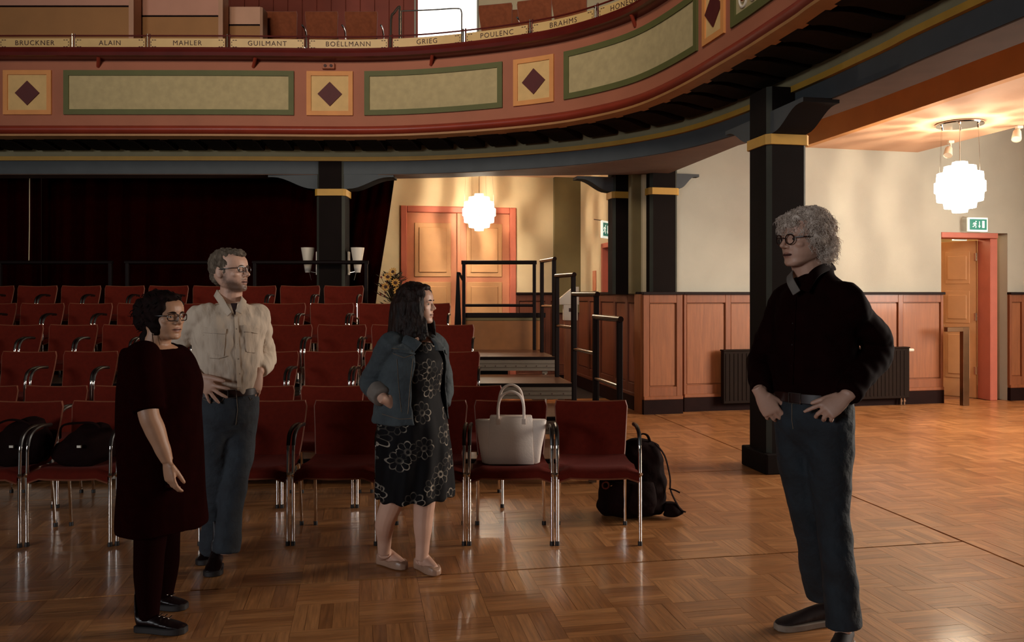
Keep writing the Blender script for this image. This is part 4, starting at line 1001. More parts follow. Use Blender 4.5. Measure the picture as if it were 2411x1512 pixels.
# gallery chairs on a raised tier
gproto = make_chair(M_redup, 'gallery_chair', 'x')
gl = [(661, 28, 11.6), (757, 30, 11.6), (850, 31, 11.6), (1187, 12, 10.9), (1288, 0, 10.5), (1380, -14, 10.1), (1240, 24, 12.2)]
m_ = MB(); m_.box((-2.75, 12.0, 4.455), (2.4, .9, .61)); tag(m_.build('floor_gallery_tier', M_soffit, smooth=0), kind='structure')
gw = ['left of the three beside the red wall', 'middle of the three beside the red wall', 'right of the three beside the red wall', 'nearest the bright window on its right side', 'second right of the bright window', 'third right of the bright window', 'partly hidden behind the two right of the window']
for i, (px, py, d) in enumerate(gl):
    zt = 4.76 if i < 3 else gz(py, d)-.79
    loc = (gx(px, d), d+.48, zt); lab = 'rust gallery chair, '+gw[i]; rz = pi+[0, 0, 0, -.25, -.35, -.45, -.2][i]
    if i > 2:
        m_ = MB(); m_.box((loc[0], d+.28, (3.72+zt)/2), (.62, .6, zt-3.72)); tag(m_.build('floor_gallery_step', M_soffit, smooth=0), kind='structure')
    if i == 0: gproto.location = loc; gproto.rotation_euler = (0, 0, pi); tag(gproto, lab, None, 'gallery chairs')
    else: dup(gproto, loc, rz, lab, 'gallery chairs')
# steel stair rail by the gallery window
sr = thing('stair_handrail', 'bent steel stair handrail in front of the gallery window', 'railing', (gx(935, 9.9), 9.9, 3.72))
d = 9.9
for px in (921, 941, 1087):
    m_ = MB(); m_.tube([Vector((gx(px, d), d, 3.72)), at(px, 116, d)], .012, 8); m_.build('foot_tube', M_steel, sr)
for P in ([(921, 118), (921, 45), (928, 30), (940, 16), (941, 30), (941, 118)],):
    m_ = MB(); m_.tube(catmull([at(a, b_, d) for a, b_ in P], 4), .016, 8); m_.build('bent_tube', M_steel, sr)
m_ = MB(); m_.tube(catmull([at(945, 26, d), at(1020, 23, d), at(1075, 20, d), at(1086, 26, d), at(1087, 50, d), at(1087, 116, d)], 5), .009, 8); m_.build('loop_rail', M_steel, sr)
m_ = MB(); m_.tube([at(945, 26, d), at(945, 118, d)], .009, 8); m_.build('loop_post', M_steel, sr)

# ------------------------------------------------------------------ daylight window in the right hand side wall
m_ = MB(); XW = 8.95
m_.box((XW+.15, 2.7, 2.6), (.3, 4.3, 5.2)); m_.box((XW+.15, 10.1, 2.6), (.3, 3.5, 5.2)); m_.box((XW+.15, 6.6, .55), (.3, 3.5, 1.1)); m_.box((XW+.15, 6.6, 4.5), (.3, 3.5, 1.4))
tag(m_.build('wall_window_side', M_cream, smooth=0), kind='structure')
w2 = thing('window_2', None, None, kind='structure')
for y in (4.9, 6.6, 8.3):
    m_ = MB(); m_.box((XW+.1, y, 2.45), (.08, .09, 2.7)); m_.build('window_frame', M_white, w2, smooth=0, bevel=.004)
for z in (1.12, 3.78):
    m_ = MB(); m_.box((XW+.1, 6.6, z), (.08, 3.4, .08)); m_.build('window_frame', M_white, w2, smooth=0, bevel=.004)
# ------------------------------------------------------------------ people
from mathutils.bvhtree import BVHTree
M_skin_w = mat('fair_skin', (.58, .335, .24), .5, 0, .05, 9, bump=.05, bscale=120)
M_skin_b = mat('tanned_skin', (.42, .215, .125), .5, 0, .06, 9, bump=.05, bscale=120)
M_skin_r = mat('ruddy_skin', (.53, .295, .21), .5, 0, .06, 9, bump=.05, bscale=120)
def face_tint(m, beard=None, lip=(.34, .14, .10)):
    # smooth beard and lip colour from per-vertex amounts
    nt = m.node_tree; N, L = nt.nodes, nt.links; bs = N['Principled BSDF']; src = bs.inputs['Base Color'].links[0].from_socket
    for nm, col in (('beard', beard), ('lip', lip)):
        if col is None: continue
        at_ = N.new('ShaderNodeAttribute'); at_.attribute_name = nm; mx = N.new('ShaderNodeMix'); mx.data_type = 'RGBA'
        L.new(at_.outputs['Fac'], mx.inputs[0]); L.new(src, mx.inputs[6]); mx.inputs[7].default_value = (*col, 1); src = mx.outputs[2]
    L.new(src, bs.inputs['Base Color'])
face_tint(M_skin_w, (.060, .028, .015)); face_tint(M_skin_b, None, (.30, .11, .075)); face_tint(M_skin_r)
def vatt(me, nm, fn):
    n = len(me.vertices); c = np.empty(n*3); me.vertices.foreach_get('co', c); a = me.attributes.new(nm, 'FLOAT', 'POINT'); a.data.foreach_set('value', np.clip(fn(c.reshape(-1, 3)), 0, 1).astype(np.float32))
M_beard = mat('short_brown_beard', (.29, .15, .09), .8, 0, .25, 90, bump=.3, bscale=300)
M_lip = mat('lip_rose', (.34, .14, .10), .45, 0, .04)
M_mouth = mat('mouth_shadow', (.06, .018, .013), .6, 0, .02); M_teeth = mat('teeth', (.70, .60, .48), .3, 0, .02)
M_eye = mat('eye_white', (.55, .48, .40), .25, 0, .02); M_iris = mat('dark_iris', (.02, .010, .007), .2, 0, .02)
M_hair_br = mat('greying_brown_hair', (.050, .032, .019), .8, 0, .45, 60, (1, 1, .4), .6, 160, col2=(.16, .12, .085))
M_hair_bk = mat('black_brown_hair', (.009, .0022, .0016), .8, 0, .3, 40, spec=.12)
M_hair_dk = mat('dark_brown_hair', (.016, .0052, .0032), .62, 0, .4, 40, (1, 1, .3), .5, 150, spec=.25)
M_hair_gr = mat('silver_grey_hair', (.72, .59, .50), .6, 0, .3, 50, col2=(.36, .27, .21), bump=.3, bscale=200)
M_shirt = mat('khaki_field_shirt', (.56, .445, .345), .85, 0, .07, 14, (1, 1, .28), bump=.55, bscale=46)
M_shirt_d = mat('khaki_shirt_seam', (.27, .20, .145), .85, 0, .06)
M_jean = mat('worn_blue_denim', (.028, .036, .046), .85, 0, .22, 9, bump=.5, bscale=38, col2=(.016, .017, .022))
M_jean2 = mat('dark_blue_denim', (.015, .022, .030), .85, 0, .25, 8, bump=.6, bscale=36, col2=(.008, .0075, .009))
M_jeanseam = mat('denim_stitch', (.16, .11, .07), .8, 0, .05)
M_black = mat('black_cloth', (.010, .0005, .0004), .95, 0, .12, 20, spec=.03)
M_tee = mat('dark_undershirt', (.020, .004, .004), .9, 0, .05)
M_blackshirt = mat('black_shirt_cloth', (.0085, .0010, .0009), .9, 0, .15, 14, spec=.05)
M_belt = mat('dark_brown_belt', (.022, .006, .004), .35, 0, .1, 10, coat=.3)
M_shoe = mat('black_shoe_leather', (.008, .002, .002), .4, 0, .1, 10, coat=.1, spec=.3)
M_sneak = mat('dark_suede_sneaker', (.022, .008, .006), .8, 0, .15, 20); M_sole = mat('grey_rubber_sole', (.26, .19, .14), .7, 0, .1, 20)
M_flat = mat('taupe_leather_flats', (.36, .21, .14), .4, 0, .08, 10)
M_denimj = mat('faded_denim_jacket', (.056, .070, .076), .85, 0, .22, 7, bump=.5, bscale=45, col2=(.020, .026, .032))
M_denimin = mat('denim_inside', (.17, .14, .12), .85, 0, .1, 20)
M_frame = mat('dark_glasses_frame', (.014, .005, .004), .3, 0, .02)
M_lens = mat('spectacle_lens', (.9, .85, .8), .03, 0, 0, trans=.97)

def dress_mat():
    m = bpy.data.materials.new('navy_dress_with_white_flowers'); m.use_nodes = True; nt = m.node_tree; N, L = nt.nodes, nt.links; b = N['Principled BSDF']
    def math_(op, a, c=None):
        n_ = N.new('ShaderNodeMath'); n_.operation = op
        for i, v in enumerate((a, c)):
            if v is None: continue
            if isinstance(v, (int, float)): n_.inputs[i].default_value = v
            else: L.new(v, n_.inputs[i])
        return n_.outputs[0]
    tc = N.new('ShaderNodeTexCoord'); sx = N.new('ShaderNodeSeparateXYZ'); L.new(tc.outputs['Object'], sx.inputs[0])
    u = math_('ADD', math_('MULTIPLY', sx.outputs[0], .9), math_('MULTIPLY', sx.outputs[1], .5))
    cb = N.new('ShaderNodeCombineXYZ'); L.new(u, cb.inputs[0]); L.new(sx.outputs[2], cb.inputs[1])
    nz = N.new('ShaderNodeTexNoise'); nz.inputs['Scale'].default_value = 9; L.new(cb.outputs[0], nz.inputs['Vector'])
    vm = N.new('ShaderNodeVectorMath'); vm.operation = 'MULTIPLY_ADD'; vm.inputs[1].default_value = (.012, .012, 0); L.new(nz.outputs['Color'], vm.inputs[0]); L.new(cb.outputs[0], vm.inputs[2])
    vo = N.new('ShaderNodeTexVoronoi'); vo.voronoi_dimensions = '2D'; vo.inputs['Scale'].default_value = 7.4; vo.inputs['Randomness'].default_value = .8
    L.new(vm.outputs[0], vo.inputs['Vector'])
    dv = N.new('ShaderNodeVectorMath'); dv.operation = 'SCALE'; dv.inputs[3].default_value = 7.4; L.new(vm.outputs[0], dv.inputs[0])
    df = N.new('ShaderNodeVectorMath'); df.operation = 'SUBTRACT'; L.new(dv.outputs[0], df.inputs[0])
    ps = N.new('ShaderNodeVectorMath'); ps.operation = 'SCALE'; ps.inputs[3].default_value = 7.4; L.new(vo.outputs['Position'], ps.inputs[0]); L.new(ps.outputs[0], df.inputs[1])
    s2 = N.new('ShaderNodeSeparateXYZ'); L.new(df.outputs[0], s2.inputs[0])
    r = vo.outputs['Distance']; th = math_('ARCTAN2', s2.outputs[1], s2.outputs[0])
    pet = math_('ABSOLUTE', math_('COSINE', math_('MULTIPLY', th, 4.0)))
    rad = math_('ADD', .31, math_('MULTIPLY', pet, .10))
    l1 = math_('LESS_THAN', math_('ABSOLUTE', math_('SUBTRACT', r, rad)), .024)
    l2 = math_('LESS_THAN', math_('ABSOLUTE', math_('SUBTRACT', r, .10)), .035)
    spoke = math_('MULTIPLY', math_('LESS_THAN', pet, .22), math_('MULTIPLY', math_('GREATER_THAN', r, .13), math_('LESS_THAN', r, .33)))
    tot = math_('MINIMUM', math_('ADD', math_('ADD', l1, l2), math_('MULTIPLY', spoke, .8)), 1.0)
    n2 = N.new('ShaderNodeTexNoise'); n2.inputs['Scale'].default_value = 16; L.new(cb.outputs[0], n2.inputs['Vector'])
    wear = N.new('ShaderNodeMapRange'); wear.inputs[1].default_value = .45; wear.inputs[2].default_value = .62; L.new(n2.outputs['Fac'], wear.inputs[0])
    fac = math_('MULTIPLY', tot, math_('MAXIMUM', wear.outputs[0], .12))
    mx = N.new('ShaderNodeMix'); mx.data_type = 'RGBA'; mx.inputs[6].default_value = (.0035, .0026, .0034, 1); mx.inputs[7].default_value = (.30, .25, .20, 1); L.new(fac, mx.inputs[0])
    L.new(mx.outputs[2], b.inputs['Base Color']); b.inputs['Roughness'].default_value = .75; b.inputs['Specular IOR Level'].default_value = .15
    return m
M_dress = dress_mat()

def vec3(v): return Vector(v)
def limb(b, P, R, sub=5, n=16):
    Q = catmull(P, sub); rr = []
    for i in range(len(R)-1):
        for k in range(sub): f = k/sub; f = f*f*(3-2*f); rr.append(R[i]*(1-f)+R[i+1]*f)
    rr.append(R[-1]); b.tube(Q, rr, n)
def trunk(b, secs, Lv, Fv, sub=5, n=28):
    # secs: (centre, half width along Lv, half depth along Fv)
    cs = catmull([s[0] for s in secs], sub); A = catmull([(s[1], s[2], 0) for s in secs], sub)
    b.etube([(c, Lv*a.x, Fv*a.y) for c, a in zip(cs, A)], n)
HEADS = [(0.0, .37, .16, .10), (.025, .40, .10, .14), (.07, .415, -.02, .19), (.14, .405, -.14, .245), (.21, .415, -.22, .28), (.30, .42, -.30, .30), (.40, .42, -.38, .322), (.49, .40, -.42, .338), (.56, .43, -.44, .345), (.64, .445, -.455, .35), (.74, .43, -.455, .345), (.82, .385, -.43, .325), (.90, .29, -.36, .265), (.96, .16, -.25, .18), (1.0, .0, -.12, .06)]
class Head:
    def __init__(s, c, fwd, Hh, jaw=1.0, nose=1.0, roll=0):
        s.c = Vector(c); f = Vector(fwd).normalized(); s.f = f; r = f.cross(UP).normalized(); u = r.cross(f).normalized()
        s.r, s.u, s.h = r, u, Hh; s.jaw = jaw; s.nose = nose; s.R = Matrix((r, f, u)).transposed()
    def p(s, x, y, z): return s.c+(s.r*x+s.f*y+s.u*(z-.5))*s.h
    def add(s, b):
        rings = []
        for z, yf, yb, w in HEADS:
            yc = (yf+yb)/2 if z < .1 else -.02
            if z < .35: w = w*s.jaw
            ring = []
            for k in range(28):
                a = 2*pi*k/28; ca, sa = cos(a), sin(a); pw = .85
                d = (yf-yc) if ca >= 0 else (yc-yb)
                ring.append(s.p(w*abs(sa)**pw*(1 if sa >= 0 else -1), yc+d*abs(ca)**pw*(1 if ca >= 0 else -1), z))
            rings.append(ring)
        b.loft(rings); h = s.h; N = s.nose
        b.tube([s.p(0, .395, .58), s.p(0, .405+.03*N, .50), s.p(0, .435+.045*N, .435), s.p(0, .455+.055*N, .392), s.p(0, .445+.01*N, .352)], [.03*h, .034*h, .040*h, .050*h, .034*h], 10)
        b.ell(s.p(0, .458+.058*N, .388), (.046*h, .044*h, .042*h), s.R)
        for sg in (-1, 1):
            b.ell(s.p(sg*.058, .435, .362), (.035*h, .05*h, .036*h), s.R)                # nostril wing
            b.ell(s.p(sg*.135, .362+.012*N, .578), (.10*h, .045*h, .030*h), s.R)               # brow
            b.ell(s.p(sg*.19, .275, .40), (.10*h, .10*h, .075*h), s.R)                   # cheek
            e_ = s.R @ Matrix.Rotation(sg*.25, 3, 'Z')
            b.ell(s.p(sg*.355, -.05, .47), (.028*h, .085*h, .135*h), e_)              # ear
            b.ell(s.p(sg*.345, -.02, .38), (.028*h, .05*h, .05*h), s.R)
        b.ell(s.p(0, .405, .248), (.105*h, .045*h, .022*h), s.R); b.ell(s.p(0, .40, .185), (.095*h, .042*h, .026*h), s.R)
        b.ell(s.p(0, .375, .06), (.09*h, .055*h, .055*h), s.R)                           # chin
    def face_parts(s, root, mouth=.02, smile=0, brow=None, lidskin=None, my=.404):
        h = s.h
        for sg in (-1, 1):
            q = MB(); q.ell(s.p(sg*.142, .338, .503), (.055*h, .055*h, .040*h), s.R, 12, 10); ey = q.build('eye', M_eye, root)
            q = MB(); q.ell(s.p(sg*.150, .384, .505), (.024*h, .012*h, .024*h), s.R, 10, 8); q.build('iris', M_iris, ey)
            if lidskin:
                for dz, zz in ((.030, .524), (-.024, .480)):
                    q = MB(); q.tube([s.p(sg*(.085+.115*k/6), .392-.055*(k/6)**2-.02*(1-k/6)**2, zz+dz*.35*sin(pi*k/6)) for k in range(7)], .014*h, 6); q.build('eyelid', lidskin, ey)
            if brow:
                q = MB(); q.tube([s.p(sg*(.06+.17*k/6), .437-.085*(k/6)**2, .59+.018*sin(pi*k/6)-.01*k/6) for k in range(7)], [.010*h, .016*h, .018*h, .018*h, .015*h, .012*h, .006*h], 6); q.build('eyebrow', brow, root)
        q = MB(); q.etube([(s.p(x, my-.70*x*x, .216+smile*abs(x)*1.2), s.u*(mouth*h*(1-(abs(x)/.112)**2)+.0012), s.f*.026*h) for x in np.linspace(-.108, .108, 11)], 8); mo = q.build('mouth', M_mouth, root)
        if mouth > .008:
            q = MB(); q.etube([(s.p(x, my-.002-.70*x*x, .216+mouth*.45+smile*abs(x)), s.u*(mouth*h*.36), s.f*.022*h) for x in np.linspace(-.07, .07, 9)], 8); q.build('teeth', M_teeth, mo)
    def glasses(s, root, rx=.115, rz=.085, round_=False, zc=.50, ty=.475, lens=True):
        h = s.h; g = MB()
        for sg in (-1, 1):
            pts = []
            for k in range(25):
                a = 2*pi*k/24; e_ = 1.0 if round_ else .6
                ca, sa = cos(a), sin(a); x = rx*abs(ca)**e_*(1 if ca > 0 else -1); z = rz*abs(sa)**e_*(1 if sa > 0 else -1)
                pts.append(s.p(sg*.145+x, ty-.06*((sg*.145+x)/.26)**2, zc+z))
            g.tube(pts, .011*h, 6, cap=False)
            g.tube([s.p(sg*(.145+rx), ty-.06, zc+.03), s.p(sg*.345, ty-.16, zc+.035), s.p(sg*.365, .12, zc+.03), s.p(sg*.365, -.06, zc+.02), s.p(sg*.36, -.12, zc-.05)], .010*h, 6)
        g.tube([s.p(-.035, ty, zc+.02), s.p(0, ty+.012, zc+.035), s.p(.035, ty, zc+.02)], .010*h, 6)
        return g.build('glasses', M_frame, root)
def hand(b, w, d, n, thumb_sign=1, size=1.0, curls=(.3, .35, .4, .45), spread=.12, thumb=(.75, .75, -.25), tcurl=.3):
    w = Vector(w); d = Vector(d).normalized(); n = Vector(n); n = (n-d*n.dot(d)).normalized(); t = d.cross(n)*thumb_sign; S = size
    b.etube([(w-d*.03*S, t*.026*S, n*.021*S), (w, t*.027*S, n*.019*S), (w+d*.03*S, t*.036*S, n*.018*S), (w+d*.065*S, t*.042*S, n*.016*S), (w+d*.092*S, t*.042*S, n*.013*S), (w+d*.100*S, t*.036*S, n*.009*S)], 16)
    for i, (o, L_, bo) in enumerate(((.031, .074, .092), (.011, .082, .097), (-.010, .076, .094), (-.030, .060, .086))):
        p = w+d*bo*S+t*o*S; a = 0; dd = (d+t*spread*(1.5-i)*.7).normalized(); r = (.0092 if i < 3 else .0080)*S; P = [p-dd*.015*S, p]; c = curls[i]
        for k, fr in enumerate((.44, .31, .25)):
            a += c*(1.0 if k else .9); v = dd*cos(a)-n*sin(a); p = p+v*L_*fr*S; P.append(p)
        b.tube([P[0], P[1], (P[1]+P[2])/2, P[2], (P[2]+P[3])/2, P[3], P[4]], [r*1.05, r*1.12, r, r*1.06, r*.95, r*.98, r*.72], 10); b.ell(P[4], (r*.76,)*3, n=8, m=6)
    tv = (d*thumb[0]+t*thumb[1]+n*thumb[2]).normalized(); p0 = w+d*.022*S+t*.022*S; p1 = p0+tv*.045*S; tv2 = (tv*cos(tcurl)+(d-t*.3)*sin(tcurl)).normalized(); p2 = p1+tv2*.034*S; p3 = p2+tv2*.026*S
    b.tube([p0, p1, p2, p3], [.016*S, .0125*S, .0112*S, .0085*S], 10); b.ell(p3, (.0088*S,)*3, n=8, m=6)
def slots(me, fns):
    # extra material slots by place: fns = [(slot, fn(co)->bool mask)]
    n = len(me.polygons); c = np.empty(n*3); me.polygons.foreach_get('center', c); c = c.reshape(-1, 3); mi = np.zeros(n, dtype=np.int32)
    for sl, fn in fns: mi[fn(c)] = sl
    return mi
def finish(me, mi):
    me.polygons.foreach_set('material_index', mi)
class Surf:
    def __init__(s, me):
        s.t = BVHTree.FromPolygons([v.co.copy() for v in me.vertices], [tuple(p.vertices) for p in me.polygons])
    def hit(s, px, py):
        o = Vector((0, 0, H)); d = Vector(((px-CX)/F, 1, -(py-HY)/F)).normalized(); l, n_, i, dd = s.t.ray_cast(o, d); return l, n_
    def patch(s, corners, name, m, root, nu=6, nv=5, th=.006, lift=.001):
        (ax, ay), (bx, by), (cx, cy), (dx, dy) = corners; top = []; bot = []
        for j in range(nv+1):
            for i in range(nu+1):
                u, v = i/nu, j/nv
                px = (ax*(1-u)+bx*u)*(1-v)+(dx*(1-u)+cx*u)*v; py = (ay*(1-u)+by*u)*(1-v)+(dy*(1-u)+cy*u)*v
                l, n_ = s.hit(px, py)
                if l is None: return None
                top.append(l+n_*(th+lift)); bot.append(l-n_*.004)
        k = nu+1; fs = []; O = len(top)
        for j in range(nv):
            for i in range(nu): a = j*k+i; fs += [(a, a+1, a+k+1, a+k), (O+a+1, O+a, O+a+k, O+a+k+1)]
        for i in range(nu): fs += [(i, i+1, O+i+1, O+i), (nv*k+i+1, nv*k+i, O+nv*k+i, O+nv*k+i+1)]
        for j in range(nv): fs += [(j*k, (j+1)*k, O+(j+1)*k, O+j*k), ((j+1)*k+nu, j*k+nu, O+j*k+nu, O+(j+1)*k+nu)]
        q = MB(); q.add(top+bot, fs); return q.build(name, m, root, smooth=60)
    def line(s, pts, r, name, m, root, lift=.002):
        P = []
        for a, b_ in zip(pts[:-1], pts[1:]):
            for k in range(6):
                f = k/6; l, n_ = s.hit(a[0]*(1-f)+b_[0]*f, a[1]*(1-f)+b_[1]*f)
                if l is not None: P.append(l+n_*lift)
        l, n_ = s.hit(*pts[-1])
        if l is not None: P.append(l+n_*lift)
        if len(P) < 3: return None
        q = MB(); q.tube(P, r, 5); return q.build(name, m, root)
    def dot(s, px, py, r, name, m, root):
        l, n_ = s.hit(px, py)
        if l is None: return
        q = MB(); q.lathe([(r, -.002), (r, .003), (r*.6, .005)], l, 10, n_.to_track_quat('Z', 'Y').to_matrix()); q.build(name, m, root)
def shoe(root, heel, toe, w=.045, hgt=.075, m=None, sole=None, name='shoe', low=False, back=.10):
    heel = Vector(heel); toe = Vector(toe); heel.z = toe.z = 0; d = (toe-heel).normalized(); L_ = (toe-heel).length; k = d.cross(UP)
    q = MB(); T = [(0.0, .62, .35*back/.10), (.06, .80, back), (.25, .80, back), (.40, .85, hgt), (.58, .98, hgt*.80), (.78, 1.0, hgt*.62), (.92, .80, hgt*.50), (1.0, .35, hgt*.34)]
    rings = []
    for f, ww, hh in T:
        c = heel+d*L_*f; ring = []
        for i in range(14):
            a = 2*pi*i/14; z = .022+(hh-.022)*(.5+.5*sin(a)) ; x = w*ww*cos(a)*(1-.25*max(0, sin(a)))
            ring.append(c+k*x+UP*z)
        rings.append(ring)
    q.loft(rings); sh = put(name, blob(q, .006, 5), m, root)
    q = MB(); ring = []; 
    out = [(f, ww) for f, ww, hh in T]
    P = [heel+d*L_*f*1.0+k*w*1.06*ww for f, ww in out]+[heel+d*L_*f+k*-w*1.06*ww for f, ww in reversed(out)]
    n = len(P); q.add([p+UP*.001 for p in P]+[p+UP*.030 for p in P], [tuple(range(n-1, -1, -1)), tuple(range(n, 2*n))]+[(i, (i+1) % n, n+(i+1) % n, n+i) for i in range(n)])
    q.build('sole', sole, sh, smooth=30, bevel=.004); return sh
def finite(v): return v
def LIPF(hd):
    c, r_, u_, f_ = [np.array(v) for v in (hd.p(0, .43, .215), hd.r, hd.u, hd.f)]
    def fn(co):
        l = co-c; e_ = (l@r_/(.118*hd.h))**2+(l@u_/(.050*hd.h))**2
        return np.clip((1.15-e_)*2.5, 0, .85)*((l@f_) > -.09*hd.h)
    return fn
# ---- man in the khaki shirt
def G(d, y0=None):
    return lambda px, py, dy=0: Vector((gx(px, d+dy), d+dy, gz(py, d+dy)))
d2 = 4.40; A = G(d2)
root = thing('person', 'man in a khaki field shirt and jeans, hands on hips, looking right', 'person', (gx(533, d2), d2, 0))
Fv = Vector((.45, -.893, 0)); Lv = Vector((.893, .45, 0))
hd = Head(A(540, 639), (.965, -.26, .06), .228, jaw=1.02)
b = MB(); hd.add(b)
limb(b, [A(541, 740, .02), A(543, 705, .02), A(546, 668, .01)], [.070, .060, .058])
trunk(b, [(A(533, 985), .13, .10), (A(533, 900), .135, .10), (A(536, 800), .16, .105), (A(538, 750), .15, .09), (A(541, 722), .075, .07)], Lv, Fv)
rsh, rel, rwr = A(474, 745, -.077), A(407, 822, .0), A(466, 886, -.165)
lsh, lel, lwr = A(603, 747, .077), A(628, 836, .24), A(608, 878, .02)
limb(b, [rsh, (rsh+rel)/2, rel, (rel+rwr)/2, rwr], [.05, .045, .04, .036, .027])
limb(b, [lsh, (lsh+lel)/2, lel, (lel+lwr)/2, lwr], [.05, .045, .04, .036, .027])
hand(b, rwr, (.66, -.03, -.70), (-.34, -.93, .05), -1, 1.05, (.10, .12, .14, .16), .62, (.8, .6, -.1), .1)
hand(b, lwr, (-.14, -.18, -.97), (.72, -.68, .0), 1, .98, (.22, .25, .3, .35), .15, (.8, .4, -.4), .2)
rl = [A(503, 960, -.04), A(504, 1130, .0), A(500, 1300, .13)]; ll = [A(566, 960, .04), A(553, 1130, .0), A(531, 1305, -.06)]
limb(b, rl, [.08, .05, .035]); limb(b, ll, [.08, .05, .035])
me = blob(b, .0042, 4)
fr = np.array(hd.f); ur = np.array(hd.u); rr_ = np.array(hd.r); hc = np.array(hd.c)
def beard(co):
    l = (co-hc)/hd.h; z = l@ur+.5; y = l@fr; x = np.abs(l@rr_)
    nz_ = wr(.10, 400, 400, 400, 3)(co)
    e_ = np.minimum.reduce([(.30-.55*np.maximum(y-.20, 0)-z)*7+.3, (z+.05)*9, (y+.02)*6])
    m_ = np.minimum.reduce([(.055-np.abs(z-.285))*14, (y-.30)*9, (.17-x)*9])
    s_ = np.minimum.reduce([(.11-np.abs(y-.06))*8, (z-.15)*6, (.47-z)*7, (x-.22)*9])
    e_ = np.maximum.reduce([e_, m_, s_])
    return np.clip(e_+nz_*.8, 0, .82)*(e_ > -.1)*(y > -.06)*(z > -.06)
vatt(me, 'beard', beard); vatt(me, 'lip', LIPF(hd)); put('body', me, M_skin_w, root)
hd.face_parts(root, .024, .02, M_hair_br, M_skin_w, .411); hd.glasses(root, .11, .062, zc=.515, ty=.47)
# short hair
q = MB(); q.ell(hd.p(0, -.075, .665), (.385*hd.h, .445*hd.h, .405*hd.h), hd.R, 22, 16); q.ell(hd.p(0, -.27, .42), (.27*hd.h, .205*hd.h, .26*hd.h), hd.R); q.ell(hd.p(0, .20, .93), (.22*hd.h, .20*hd.h, .10*hd.h), hd.R); q.ell(hd.p(0, .34, .875), (.18*hd.h, .10*hd.h, .065*hd.h), hd.R)
for sg in (-1, 1): q.ell(hd.p(sg*.30, .06, .52), (.055*hd.h, .06*hd.h, .13*hd.h), hd.R)
put('hair', blob(q, .0045, 3, wr(.0038, 190, 190, 130, 5)), M_hair_br, root)
# shirt
b = MB()
trunk(b, [(A(533, 930), .158, .112), (A(533, 915), .172, .13), (A(533, 880), .182, .14), (A(535, 830), .182, .138), (A(537, 780), .190, .136), (A(538, 752), .190, .118), (A(540, 730), .135, .092), (A(542, 714), .078, .076)], Lv, Fv)
limb(b, [A(500, 742, -.04), rsh, rsh.lerp(rel, .5), rel, rel.lerp(rwr, .5), rel.lerp(rwr, .90)], [.070, .070, .062, .058, .052, .043])
limb(b, [A(578, 745, .04), lsh, lsh.lerp(lel, .5), lel, lel.lerp(lwr, .5), lel.lerp(lwr, .88)], [.070, .070, .062, .060, .055, .045])
fw_ = wr(.009, 30, 30, 10, 7); fw2 = wr(.0048, 62, 62, 34, 9)
me = blob(b, .007, 4, lambda co: fw_(co)+fw2(co)); S_ = Surf(me); sh = put('shirt', me, M_shirt, root)
S_.patch([(479, 771), (533, 775), (531, 787), (479, 783)], 'pocket_flap', M_shirt, sh); S_.patch([(481, 784), (531, 788), (527, 838), (484, 830)], 'chest_pocket', M_shirt, sh, th=.003)
S_.patch([(573, 766), (608, 773), (606, 786), (575, 781)], 'pocket_flap', M_shirt, sh, th=.010); S_.patch([(576, 781), (604, 785), (600, 832), (580, 828)], 'chest_pocket', M_shirt, sh, th=.004)
S_.line([(480, 789), (500, 794), (530, 789)], .0016, 'seam', M_shirt_d, sh); S_.line([(574, 782), (590, 787), (606, 785)], .0018, 'seam', M_shirt_d, sh)
S_.line([(494, 843), (515, 845), (537, 838)], .0014, 'seam', M_shirt_d, sh)
S_.patch([(551, 742), (559, 742), (568, 912), (558, 912)], 'placket', M_shirt, sh, 2, 14, .004); S_.line([(551, 738), (553, 790), (557, 850), (560, 905)], .0018, 'seam', M_shirt_d, sh)
for py in (775, 810, 845, 880): S_.dot(556+(py-775)*.07, py, .005, 'button', M_shirt_d, sh)
# collar: two leaves and a neck band
def strip(P, w, name, m, root_, th=.006, nrm=None):
    P = catmull(P, 5); q = MB(); rings = []
    for i, p in enumerate(P):
        t = (P[min(i+1, len(P)-1)]-P[max(i-1, 0)]).normalized(); ww = w if not isinstance(w, (list, tuple)) else w[0]+(w[1]-w[0])*i/(len(P)-1)
        n_ = Vector(nrm[0]).lerp(Vector(nrm[1]), i/(len(P)-1)); n_ = (n_-t*n_.dot(t)).normalized(); k = t.cross(n_)
        rings.append([p-k*ww/2-n_*th/2, p+k*ww/2-n_*th/2, p+k*ww/2+n_*th/2, p-k*ww/2+n_*th/2])
    q.loft(rings); return q.build(name, m, root_, smooth=50, bevel=.0015)
strip([A(508, 690, .05), A(514, 699, -.03), A(524, 714, -.085), A(541, 740, -.125)], [.040, .034], 'collar', M_shirt, sh, .007, ((-.8, -.3, .4), (-.35, -.8, .35)))
strip([A(571, 702, .05), A(574, 706, -.03), A(571, 716, -.09), A(561, 736, -.12)], [.034, .034], 'collar', M_shirt, sh, .007, ((.8, -.2, .5), (.5, -.7, .4)))
strip([A(508, 690, .05), A(530, 687, .105), A(560, 692, .10), A(571, 702, .05)], [.034, .034], 'collar_band', M_shirt, sh, .007, ((-.6, .4, .5), (.7, .5, .5)))
q = MB(); q.prism([(-.016, .03), (.020, .03), (.004, -.035)], A(551, 727, -.094), (.9, -.1, 0), (0, -.2, .95), .012); q.build('undershirt', M_tee, root, smooth=0)
